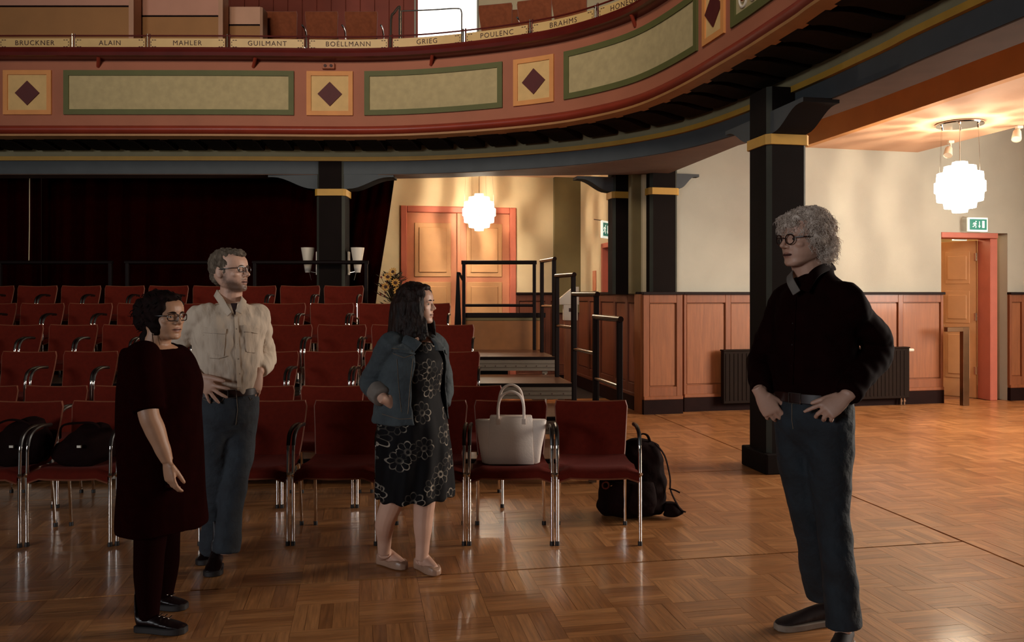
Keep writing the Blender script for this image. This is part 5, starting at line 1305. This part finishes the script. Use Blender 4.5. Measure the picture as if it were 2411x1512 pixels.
# jeans
b = MB()
trunk(b, [(A(533, 918), .162, .120), (A(533, 950), .172, .128), (A(533, 985), .168, .124), (A(534, 1010), .14, .10), (A(534, 1035), .09, .06)], Lv, Fv)
limb(b, [A(503, 975, -.04), A(503, 1050, -.03), A(506, 1130, .0), A(503, 1210, .07), A(500, 1296, .13)], [.098, .090, .074, .068, .073])
limb(b, [A(566, 975, .04), A(562, 1050, .02), A(553, 1130, .0), A(541, 1210, -.03), A(531, 1300, -.06)], [.098, .088, .074, .068, .076])
me = blob(b, .008, 9, lambda co: wr(.0045, 22, 22, 16, 12)(co)+wr(.0022, 48, 48, 36, 13)(co)); S_ = Surf(me); jn = put('jeans', me, M_jean, root)
S_.line([(478, 940), (500, 948), (522, 945), (531, 933)], .0013, 'pocket_seam', M_jeanseam, jn); S_.line([(557, 936), (559, 965), (555, 1000)], .0016, 'fly_seam', M_jeanseam, jn); S_.line([(586, 935), (590, 943), (594, 938)], .0013, 'pocket_seam', M_jeanseam, jn)
q = MB(); c0 = A(533, 921); rg = [[c0+Lv*(.170*s1)*cos(2*pi*k/36)+Fv*(.128*s1)*sin(2*pi*k/36)+UP*z for k in range(36)] for s1, z in ((1.0, -.019), (1.035, -.017), (1.035, .017), (1.0, .019))]
q.loft(rg, cap=False); bl = q.build('belt', M_belt, root, smooth=50)
S_ = None; q = MB(); bc_ = c0+Fv*.136+Lv*.012; q.tube([bc_+Lv*x+UP*z for x, z in ((-.022, -.02), (.022, -.02), (.022, .02), (-.022, .02), (-.022, -.02))], .003, 6); q.build('buckle', M_chrome, bl)
shoe(root, A(510, 1300, .02), Vector((gx(512, 4.27), 4.27, 0))+Vector((-.03, 0, 0)), .048, .075, M_shoe, M_rubber, back=.10)
shoe(root, Vector((gx(505, 4.66), 4.66, 0)), Vector((gx(470, 4.43), 4.45, 0)), .045, .07, M_shoe, M_rubber, back=.10)

# ---- man in black on the right
d4 = 3.52; A = G(d4)
root = thing('person', 'tall man with curly grey hair, black shirt and jeans, facing left', 'person', (gx(1925, d4), d4, 0))
Fv = Vector((-.72, -.69, 0)).normalized(); Lv = Vector((.69, -.72, 0)).normalized()
hd = Head(A(1893, 563), (-.925, -.37, -.05), .232, jaw=1.06, nose=1.15)
b = MB(); hd.add(b)
limb(b, [A(1918, 690, .03), A(1906, 650, .03), A(1894, 600, .02)], [.078, .066, .064])
trunk(b, [(A(1914, 990), .13, .10), (A(1912, 900), .135, .10), (A(1922, 780), .16, .105), (A(1928, 710), .15, .09), (A(1922, 672), .075, .07)], Lv, Fv)
lsh, lel, lwr = A(1994, 712, -.13), A(2070, 818, -.02), A(1992, 934, -.215)
rsh, rel, rwr = A(1858, 712, .13), A(1794, 842, .20), A(1790, 926, .00)
limb(b, [lsh, (lsh+lel)/2, lel, (lel+lwr)/2, lwr], [.05, .046, .042, .038, .029]); limb(b, [rsh, (rsh+rel)/2, rel, (rel+rwr)/2, rwr], [.05, .046, .042, .038, .029])
hand(b, lwr, (-.74, .03, -.55), (-.25, -.85, .45), 1, 1.02, (.12, .62, .75, .85), .28, (.9, .5, -.3), .2)
hand(b, rwr, (.46, -.12, -.80), (-.52, -.78, .22), -1, 1.02, (.42, .48, .55, .62), .16, (.9, .5, -.4), .2)
limb(b, [A(1872, 970, .06), A(1897, 1195, .06), A(1930, 1410, .14)], [.08, .05, .035]); limb(b, [A(1952, 970, -.06), A(1956, 1190, -.06), A(1985, 1490, -.12)], [.08, .05, .035])
me = blob(b, .0042, 4); vatt(me, 'lip', LIPF(hd)); put('body', me, M_skin_r, root)
hd.face_parts(root, .034, 0, M_hair_gr, M_skin_r, .416); hd.glasses(root, .092, .092, True, zc=.50, ty=.485)
# curly hair: soft mass plus curls
random.seed(21); h = hd.h; q = MB()
q.ell(hd.p(0, -.10, .70), (.44*h, .47*h, .42*h), hd.R, 20, 14); q.ell(hd.p(0, -.32, .42), (.36*h, .26*h, .36*h), hd.R); q.ell(hd.p(0, .26, .86), (.28*h, .20*h, .14*h), hd.R); q.ell(hd.p(0, .35, .775), (.24*h, .11*h, .09*h), hd.R)
for sg in (-1, 1): q.ell(hd.p(sg*.33, -.06, .52), (.10*h, .20*h, .22*h), hd.R); q.ell(hd.p(sg*.32, -.24, .30), (.10*h, .16*h, .18*h), hd.R)
base = blob(q, .005, 2, lambda co: wr(.0062, 75, 75, 75, 3)(co)+wr(.003, 150, 150, 150, 5)(co))
vs_ = [v.co.copy() for v in base.vertices]; ns_ = [v.normal.copy() for v in base.vertices]; hairo = put('hair', base, M_hair_gr, root)
q = MB(); cnt = 0
while cnt < 2600:
    i = random.randrange(len(vs_)); p = vs_[i]; n_ = ns_[i]; l = (p-hd.c)/h; z = l.dot(hd.u)+.5; y = l.dot(hd.f)
    if y > .22 and z < .66: continue
    cnt += 1
    down = (-hd.u*(.7+random.random()*.6)+n_*random.uniform(-.1, .45)-hd.f*.35*(1 if y < .1 else -.5)+hd.r*random.uniform(-.5, .5)); down = (down-n_*down.dot(n_)*.6).normalized(); side = n_.cross(down).normalized()
    L_ = random.uniform(.022, .05); am = random.uniform(.0025, .006); ph = random.random()*6; tw = random.uniform(1.2, 2.4); P = []
    for k in range(9):
        f = k/8; P.append(p+n_*(.003+.004*sin(f*pi))+down*L_*f+side*am*sin(ph+f*tw*2*pi)+n_*am*.7*cos(ph+f*tw*2*pi))
    r = random.uniform(.0005, .0011); q.tube(P, [r*(.6+.4*sin(pi*min(1, k/8+.15))) for k in range(9)], 5)
o = q.build('curls', M_hair_gr, hairo, smooth=60); tag(o, kind='stuff')
# shirt
b = MB()
trunk(b, [(A(1912, 940), .160, .115), (A(1912, 925), .178, .13), (A(1912, 880), .185, .135), (A(1918, 800), .19, .134), (A(1925, 740), .20, .128), (A(1929, 705), .192, .112), (A(1926, 678), .140, .095), (A(1918, 655, .01), .088, .084), (A(1922, 634, .035), .072, .070)], Lv, Fv)
limb(b, [A(1968, 706, -.08), lsh, lsh.lerp(lel, .5), lel, lel.lerp(lwr, .5), lel.lerp(lwr, .96)], [.075, .082, .072, .068, .062, .050])
limb(b, [A(1885, 706, .08), rsh, rsh.lerp(rel, .5), rel, rel.lerp(rwr, .5), rel.lerp(rwr, .93)], [.075, .080, .070, .064, .060, .048])
fw_ = wr(.006, 26, 26, 14, 17)
me = blob(b, .008, 4, lambda co: fw_(co)+wr(.003, 55, 55, 45, 18)(co)); S_ = Surf(me); sh = put('shirt', me, M_blackshirt, root)
S_.patch([(1866, 700), (1876, 700), (1868, 905), (1858, 905)], 'placket', M_blackshirt, sh, 2, 14, .004)
for py in (716, 762, 812, 862): S_.dot(1869-(py-716)*.03, py, .0045, 'button', M_white if py == 716 else M_rubber, sh)
strip([A(1962, 628, .03), A(1938, 632, -.06), A(1915, 648, -.11), A(1893, 685, -.125)], [.036, .042], 'collar', M_blackshirt, sh, .008, ((.6, -.5, .6), (-.2, -.85, .4)))
strip([A(1866, 640, .06), A(1860, 648, .0), A(1862, 664, -.06), A(1876, 690, -.10)], [.032, .036], 'collar', M_denimin, sh, .008, ((-.8, .0, .5), (-.7, -.6, .4)))
strip([A(1962, 628, .03), A(1950, 618, .10), A(1900, 624, .12), A(1866, 640, .06)], [.040, .040], 'collar_band', M_blackshirt, sh, .008, ((.7, .3, .5), (-.6, .6, .5)))
# jeans
b = MB()
trunk(b, [(A(1912, 930), .168, .120), (A(1913, 960), .176, .128), (A(1914, 1000), .172, .126), (A(1914, 1035), .14, .10), (A(1914, 1070), .09, .065)], Lv, Fv)
limb(b, [A(1874, 990, .06), A(1880, 1090, .06), A(1896, 1195, .06), A(1912, 1290, .10), A(1936, 1402, .14)], [.102, .092, .072, .066, .072])
limb(b, [A(1952, 990, -.06), A(1955, 1090, -.06), A(1956, 1190, -.07), A(1972, 1310, -.10), A(1986, 1476, -.12)], [.106, .096, .077, .071, .078])
me = blob(b, .008, 9, lambda co: wr(.005, 22, 22, 17, 22)(co)+wr(.0024, 48, 48, 36, 23)(co)); S_ = Surf(me); jn = put('jeans', me, M_jean2, root)
S_.line([(1865, 950), (1865, 990), (1868, 1010)], .0016, 'fly_seam', M_jeanseam, jn); S_.line([(1912, 948), (1918, 960), (1935, 972)], .0014, 'pocket_seam', M_jeanseam, jn)
q = MB(); c0 = A(1912, 932); q.loft([[c0+Lv*(.176*s1)*cos(2*pi*k/36)+Fv*(.128*s1)*sin(2*pi*k/36)+UP*z for k in range(36)] for s1, z in ((1.0, -.022), (1.04, -.019), (1.04, .019), (1.0, .022))], cap=False); bl = q.build('belt', M_belt, root, smooth=50)
q = MB(); bc_ = c0+Fv*.136+Lv*-.012; q.tube([bc_+Lv*x+UP*z for x, z in ((-.026, -.022), (.026, -.022), (.026, .022), (-.026, .022), (-.026, -.022))], .003, 6); q.build('buckle', M_chrome, bl)
shoe(root, Vector((gx(1958, 3.68), 3.68, 0)), Vector((gx(1826, 3.60), 3.60, 0)), .047, .085, M_sneak, M_sole, 'sneaker', back=.095)
shoe(root, Vector((gx(1993, 3.46), 3.46, 0)), Vector((gx(1960, 3.20), 3.20, 0)), .047, .085, M_sneak, M_sole, 'sneaker', back=.095)
# ---- woman in the black dress
d1 = 3.67; A = G(d1)
root = thing('person', 'woman in a loose black dress with glasses and dark gathered hair, facing right', 'person', (gx(378, d1), d1, 0))
Fv = Vector((.93, -.37, 0)).normalized(); Lv = Vector((.37, .93, 0)).normalized()
hd = Head(A(386, 745), (.90, -.42, -.02), .205, jaw=1.12, nose=.45)
b = MB(); hd.add(b)
b.ell(hd.p(-.13, .22, .17), (.12*hd.h, .12*hd.h, .09*hd.h), hd.R); b.ell(hd.p(.13, .22, .17), (.12*hd.h, .12*hd.h, .09*hd.h), hd.R)
limb(b, [A(362, 845), A(366, 812), A(378, 770)], [.085, .062, .060])
trunk(b, [(A(378, 1100), .15, .12), (A(378, 950), .15, .12), (A(374, 870), .155, .12), (A(366, 832), .150, .088), (A(363, 812), .085, .068)], Lv, Fv)
rsh, rel, rwr = A(334, 848, -.15), A(350, 975, -.20), A(394, 1086, -.18)
lsh, lel, lwr = A(396, 848, .15), A(405, 975, .17), A(440, 1080, .16)
limb(b, [rsh, rsh.lerp(rel, .5), rel, rel.lerp(rwr, .3), rel.lerp(rwr, .7), rwr], [.052, .048, .043, .043, .034, .025]); limb(b, [lsh, (lsh+lel)/2, lel, (lel+lwr)/2, lwr], [.052, .048, .044, .038, .026])
hand(b, rwr, (.14, .0, -.98), (-.55, -.82, .05), -1, .90, (.30, .38, .48, .58), .03, (.9, .22, -.5), .2)
hand(b, lwr, (.1, .0, -.99), (.1, .98, .0), 1, .92, (.3, .4, .4, .5), .1)
limb(b, [A(362, 1100, -.09), A(352, 1330, -.08), A(352, 1455, -.07)], [.08, .055, .036]); limb(b, [A(384, 1100, .09), A(390, 1310, .17), A(388, 1402, .2)], [.08, .055, .036])
me = blob(b, .0042, 4); vatt(me, 'lip', LIPF(hd)); put('body', me, M_skin_b, root)
hd.face_parts(root, .016, .06, M_hair_bk, M_skin_b, .409); hd.glasses(root, .120, .075, zc=.495, ty=.465)
random.seed(31); h = hd.h; q = MB()
q.ell(hd.p(0, -.09, .70), (.42*h, .46*h, .40*h), hd.R, 20, 14); q.ell(hd.p(0, -.34, .40), (.33*h, .24*h, .36*h), hd.R); q.ell(hd.p(.02, -.62, .60), (.26*h, .24*h, .27*h), hd.R); q.ell(hd.p(.05, -.60, .36), (.2*h, .18*h, .2*h), hd.R); q.ell(hd.p(.30, .06, .40), (.13*h, .16*h, .33*h), hd.R); q.ell(hd.p(.26, .17, .68), (.13*h, .14*h, .20*h), hd.R); q.ell(hd.p(.26, -.2, .05), (.12*h, .16*h, .2*h), hd.R); q.ell(hd.p(0, .22, .93), (.27*h, .18*h, .10*h), hd.R)
for sg in (-1, 1): q.ell(hd.p(sg*.33, -.02, .50), (.09*h, .17*h, .30*h), hd.R); q.ell(hd.p(sg*.29, .14, .70), (.08*h, .10*h, .14*h), hd.R)
base = blob(q, .006, 3, wr(.007, 70, 70, 60, 4)); vs_ = [v.co.copy() for v in base.vertices]; ns_ = [v.normal.copy() for v in base.vertices]; ho = put('hair', base, M_hair_bk, root)
q = MB(); cnt = 0
while cnt < 130:
    i = random.randrange(len(vs_)); p = vs_[i]; n_ = ns_[i]; l = (p-hd.c)/h
    if l.dot(hd.f) > .1 and l.dot(hd.u)+.5 < .7: continue
    cnt += 1; dn = (-hd.f*random.uniform(.2, 1)-hd.u*random.uniform(-.4, .9)+hd.r*random.uniform(-.4, .4)); dn = (dn-n_*dn.dot(n_)*.9).normalized(); L_ = random.uniform(.015, .04)
    q.tube([p, p+dn*L_*.5+n_*.004, p+dn*L_+n_*random.uniform(-.006, .008)], [.0022, .0018, .0006], 4)
tag(q.build('loose_strands', M_hair_bk, ho), kind='stuff')
q = MB(); q.tube(catmull([hd.p(.28, .10, .45), hd.p(.30, .14, .28), hd.p(.26, .12, .06), hd.p(.24, .16, -.12)], 4), .0009, 4); q.tube(catmull([hd.p(.30, .0, .40), hd.p(.33, .02, .12), hd.p(.30, .06, -.22)], 4), .0010, 4); o = q.build('side_locks', M_hair_bk, ho); tag(o, kind='stuff')
b = MB()
trunk(b, [(A(382, 1240), .212, .176), (A(382, 1222), .213, .178), (A(381, 1150), .208, .174), (A(378, 1050), .204, .168), (A(377, 960), .196, .166), (A(380, 905), .202, .166), (A(375, 862), .195, .135), (A(368, 836), .182, .105), (A(360, 818), .150, .088)], Lv, Fv)
limb(b, [A(350, 842, -.10), rsh, rsh.lerp(rel, .45), rsh.lerp(rel, .93)], [.07, .076, .072, .066]); limb(b, [A(385, 842, .10), lsh, lsh.lerp(lel, .45), lsh.lerp(lel, .93)], [.07, .076, .072, .066])
put('dress', blob(b, .009, 4, lambda co: wr(.006, 22, 22, 7, 31)(co)), M_black, root)
M_tights = mat('black_tights', (.008, .0008, .0007), .9, 0, .05, spec=.03)
b = MB(); limb(b, [A(360, 1200, -.085), A(350, 1330, -.08), A(351, 1455, -.07)], [.078, .064, .043]); tg = put('stocking', blob(b, .008, 3), M_tights, root)
b = MB(); limb(b, [A(384, 1200, .10), A(390, 1310, .17), A(386, 1404, .2)], [.078, .064, .043]); put('stocking', blob(b, .008, 3), M_tights, root)
for hx, tx, yy in ((322, 446, 3.60), (338, 447, 3.87)):
    s_ = shoe(root, Vector((gx(hx, yy), yy, 0)), Vector((gx(tx, yy), yy-.03, 0)), .042, .075, M_shoe, M_rubber, 'shoe', back=.085)
    for k in range(3):
        p = Vector((gx(hx+(tx-hx)*(.50+.09*k), yy), yy-.040, .074-.005*k)); q = MB(); q.box(p+Vector((0, .018, .004)), (.007, .035, .004)); q.build('lace', M_steel, s_, smooth=0, bevel=.001)

# ---- woman in the denim jacket
d3 = 4.35; A = G(d3)
root = thing('person', 'woman in a denim jacket and flowered dark dress, looking right', 'person', (gx(968, d3), d3, 0))
Fv = Vector((.72, -.69, 0)).normalized(); Lv = Vector((.69, .72, 0)).normalized()
hd = Head(A(981, 717), (.975, -.21, .02), .206, jaw=1.08, nose=.55)
b = MB(); hd.add(b)
b.ell(hd.p(-.1, .27, .13), (.13*hd.h, .10*hd.h, .08*hd.h), hd.R)
limb(b, [A(975, 815), A(974, 785), A(978, 745)], [.080, .056, .055])
trunk(b, [(A(972, 1050), .15, .13), (A(968, 930), .14, .12), (A(970, 850), .15, .125), (A(970, 812), .15, .09), (A(974, 788), .075, .065)], Lv, Fv)
rsh, rel, rwr = A(918, 815, -.115), A(870, 902, -.06), A(906, 942, -.20)
lsh, lel, lwr = A(1022, 815, .115), A(1046, 905, .20), A(1032, 985, .10)
limb(b, [rsh, (rsh+rel)/2, rel, (rel+rwr)/2, rwr], [.05, .046, .042, .038, .027]); limb(b, [lsh, (lsh+lel)/2, lel, (lel+lwr)/2, lwr], [.05, .046, .042, .038, .027])
hand(b, rwr, (.72, .60, -.34), (-.35, -.80, .3), -1, .9, (.3, .35, .4, .4), .1, (.9, .3, -.3), .2); hand(b, lwr, (-.2, -.1, -.97), (.7, .6, .1), 1, .9)
limb(b, [A(938, 1100, -.02), A(928, 1168, -.02), A(907, 1228, .0), A(905, 1272, .04), A(904, 1302, .06)], [.080, .062, .055, .039, .034])
limb(b, [A(1000, 1100, .04), A(1000, 1168, .02), A(996, 1228, .02), A(995, 1285, .02), A(992, 1318, .02)], [.080, .061, .053, .038, .033])
hl, tl = Vector((gx(893, 4.50), 4.50, 0)), Vector((gx(956, 4.385), 4.385, 0)); hr_, tr_ = Vector((gx(982, 4.42), 4.43, 0)), Vector((gx(1031, 4.28), 4.29, 0))
for he, to, an in ((hl, tl, A(904, 1302, .06)), (hr_, tr_, A(992, 1318, .02))):
    limb(b, [an, he.lerp(to, .30)+UP*.062, he.lerp(to, .62)+UP*.042, he.lerp(to, .88)+UP*.028], [.033, .035, .031, .024]); limb(b, [an, he.lerp(to, .10)+UP*.04], [.032, .030])
me = blob(b, .0042, 4); vatt(me, 'lip', LIPF(hd)); put('body', me, M_skin_w, root)
hd.face_parts(root, .012, .07, M_hair_dk, M_skin_w, .410)
def flat_shoe(he, to):
    d = (to-he).normalized(); k = d.cross(UP); L_ = (to-he).length; q = MB()
    outer = [(-.03, .55, .058), (.05, .80, .060), (.25, .78, .040), (.45, .88, .034), (.62, 1.0, .046), (.80, .98, .050), (.94, .75, .042), (1.02, .30, .030)]
    P = [[he+d*L_*f+k*.040*w*x+UP*z for x, z in ((-1, .004), (1, .004), (1.05, hh*.6), (.92, hh), (-.92, hh), (-1.05, hh*.6))] for f, w, hh in outer]
    q.loft(P); s_ = put('flat_shoe', blob(q, .005, 4), M_flat, root)
flat_shoe(hl, tl); flat_shoe(hr_, tr_)
# dress
b = MB()
trunk(b, [(A(978, 1168), .215, .198), (A(978, 1155), .216, .20), (A(976, 1080), .208, .192), (A(972, 1000), .20, .182), (A(969, 935), .165, .145), (A(969, 900), .168, .150), (A(971, 858), .178, .162), (A(972, 826), .165, .118), (A(974, 806), .115, .086)], Lv, Fv)
fold = lambda co: .008*np.clip((.95-co[:, 2])*2.2, 0, 1)*np.sin(11*np.arctan2((co[:, 1]-d3), (co[:, 0]-gx(972, d3)))+2*np.sin(co[:, 2]*5))
put('dress', blob(b, .0075, 4, lambda co: fold(co)+wr(.003, 25, 25, 18, 41)(co)), M_dress, root)
# open jacket: a thick shell with a gap at the front
def jring(c, a, f, t0, t1, th=.010, n=40):
    out = [c+Lv*a*cos(t0+(t1-t0)*k/n)+Fv*f*sin(t0+(t1-t0)*k/n) for k in range(n+1)]
    inn = [c+Lv*(a-th)*cos(t0+(t1-t0)*k/n)+Fv*(f-th)*sin(t0+(t1-t0)*k/n) for k in range(n, -1, -1)]
    return out+inn
rd = radians; b = MB()
J = [(A(968, 990), .212, .198, 122, 402), (A(968, 960), .206, .190, 124, 400), (A(968, 930), .200, .182, 126, 400), (A(969, 890), .196, .178, 124, 402), (A(970, 850), .196, .178, 120, 404), (A(971, 826), .190, .150, 118, 408), (A(972, 808), .172, .120, 112, 415), (A(973, 795), .125, .098, 110, 425)]
cs = catmull([j[0] for j in J], 5); vs2 = catmull([(j[1], j[2], 0) for j in J], 5); an2 = catmull([(j[3], j[4], 0) for j in J], 5)
b.loft([jring(c, v.x, v.y, rd(a.x), rd(a.y), .014) for c, v, a in zip(cs, vs2, an2)])
limb(b, [A(940, 808, -.06), rsh, rsh.lerp(rel, .5), rel, rel.lerp(rwr, .45)], [.064, .068, .059, .055, .052]); limb(b, [A(1000, 810, .06), lsh, lsh.lerp(lel, .5), lel, lel.lerp(lwr, .6)], [.066, .070, .060, .055, .05])
me = blob(b, .0062, 3, lambda co: wr(.0042, 26, 26, 24, 51)(co)+wr(.0022, 60, 60, 50, 52)(co)); S_ = Surf(me); jk = put('denim_jacket', me, M_denimj, root)
b = MB(); q0, q1 = rel.lerp(rwr, .42), rel.lerp(rwr, .86); b.tube([q0, q0.lerp(q1, .08), q0.lerp(q1, .9), q1], [.050, .060, .054, .046], 18); put('rolled_cuff', blob(b, .006, 3, wr(.003, 50, 50, 50, 6)), M_denimin, jk)
S_.patch([(925, 821), (977, 827), (975, 836), (925, 829)], 'pocket_flap', M_denimj, jk, th=.006); S_.line([(925, 832), (951, 843), (976, 834)], .0014, 'seam', M_jeanseam, jk)
S_.line([(922, 820), (955, 824), (990, 832)], .0013, 'yoke_seam', M_jeanseam, jk); S_.line([(935, 845), (938, 900), (945, 970)], .0012, 'seam', M_jeanseam, jk); S_.line([(972, 845), (966, 900), (960, 975)], .0012, 'seam', M_jeanseam, jk)
S_.line([(900, 975), (940, 987), (985, 985)], .0014, 'hem_seam', M_jeanseam, jk)
S_.patch([(1030, 815), (1052, 820), (1053, 834), (1034, 830)], 'pocket_flap', M_denimj, jk, th=.006)
for px, py in ((966, 829), (984, 850), (986, 890), (984, 930)): S_.dot(px, py, .0055, 'button', M_steel, jk)
strip([A(940, 790, -.02), A(950, 797, -.12), A(968, 806, -.17), A(985, 818, -.18)], [.040, .060], 'collar', M_denimj, jk, .008, ((-.6, -.5, .7), (-.1, -.85, .5)))
strip([A(1012, 795, .03), A(1020, 800, -.04), A(1030, 810, -.08), A(1036, 826, -.10)], [.040, .055], 'collar', M_denimj, jk, .008, ((.6, .2, .8), (.5, -.5, .7)))
# long wavy hair
random.seed(41); h = hd.h; q = MB()
q.ell(hd.p(0, -.10, .69), (.42*h, .47*h, .42*h), hd.R, 20, 14); q.ell(hd.p(0, -.30, .35), (.40*h, .34*h, .45*h), hd.R); q.ell(hd.p(0, -.38, .0), (.42*h, .34*h, .42*h), hd.R); q.ell(hd.p(0, .20, .93), (.26*h, .18*h, .10*h), hd.R)
for sg in (-1, 1): q.ell(hd.p(sg*.34, .0, .50), (.11*h, .20*h, .40*h), hd.R); q.ell(hd.p(sg*.36, -.06, .08), (.13*h, .24*h, .36*h), hd.R); q.ell(hd.p(sg*.27, .20, .78), (.09*h, .14*h, .16*h), hd.R)
for i in range(150):
    a = random.uniform(-1, 1)*2.45; r0 = random.uniform(.05, .3); st = hd.p(sin(a)*.30*1.0, -.08-cos(a)*.25, .98-.1*abs(cos(a))); 
    x1 = sin(a); y1 = -cos(a); wv = random.uniform(.01, .035); ph = random.random()*6; P = []; zend = random.uniform(-.50, -.15)
    for k in range(12):
        f = k/11; rr = .15+.31*min(1, f*2.2)+.16*f*f; z = 1.02-(1.02-zend)*f**1.15
        yy = y1*rr*1.05-.10; 
        if z > .1 and yy > .16: yy = .16+(yy-.16)*.3
        P.append(hd.p(x1*rr*.92+wv*sin(ph+f*11), yy+wv*cos(ph+f*9), z))
    q.tube(P, [.008+.010*sin(pi*min(1, k/11+.12)) for k in range(12)], 6)
put('hair', blob(q, .0050, 1, wr(.0028, 160, 160, 24, 8)), M_hair_dk, root)
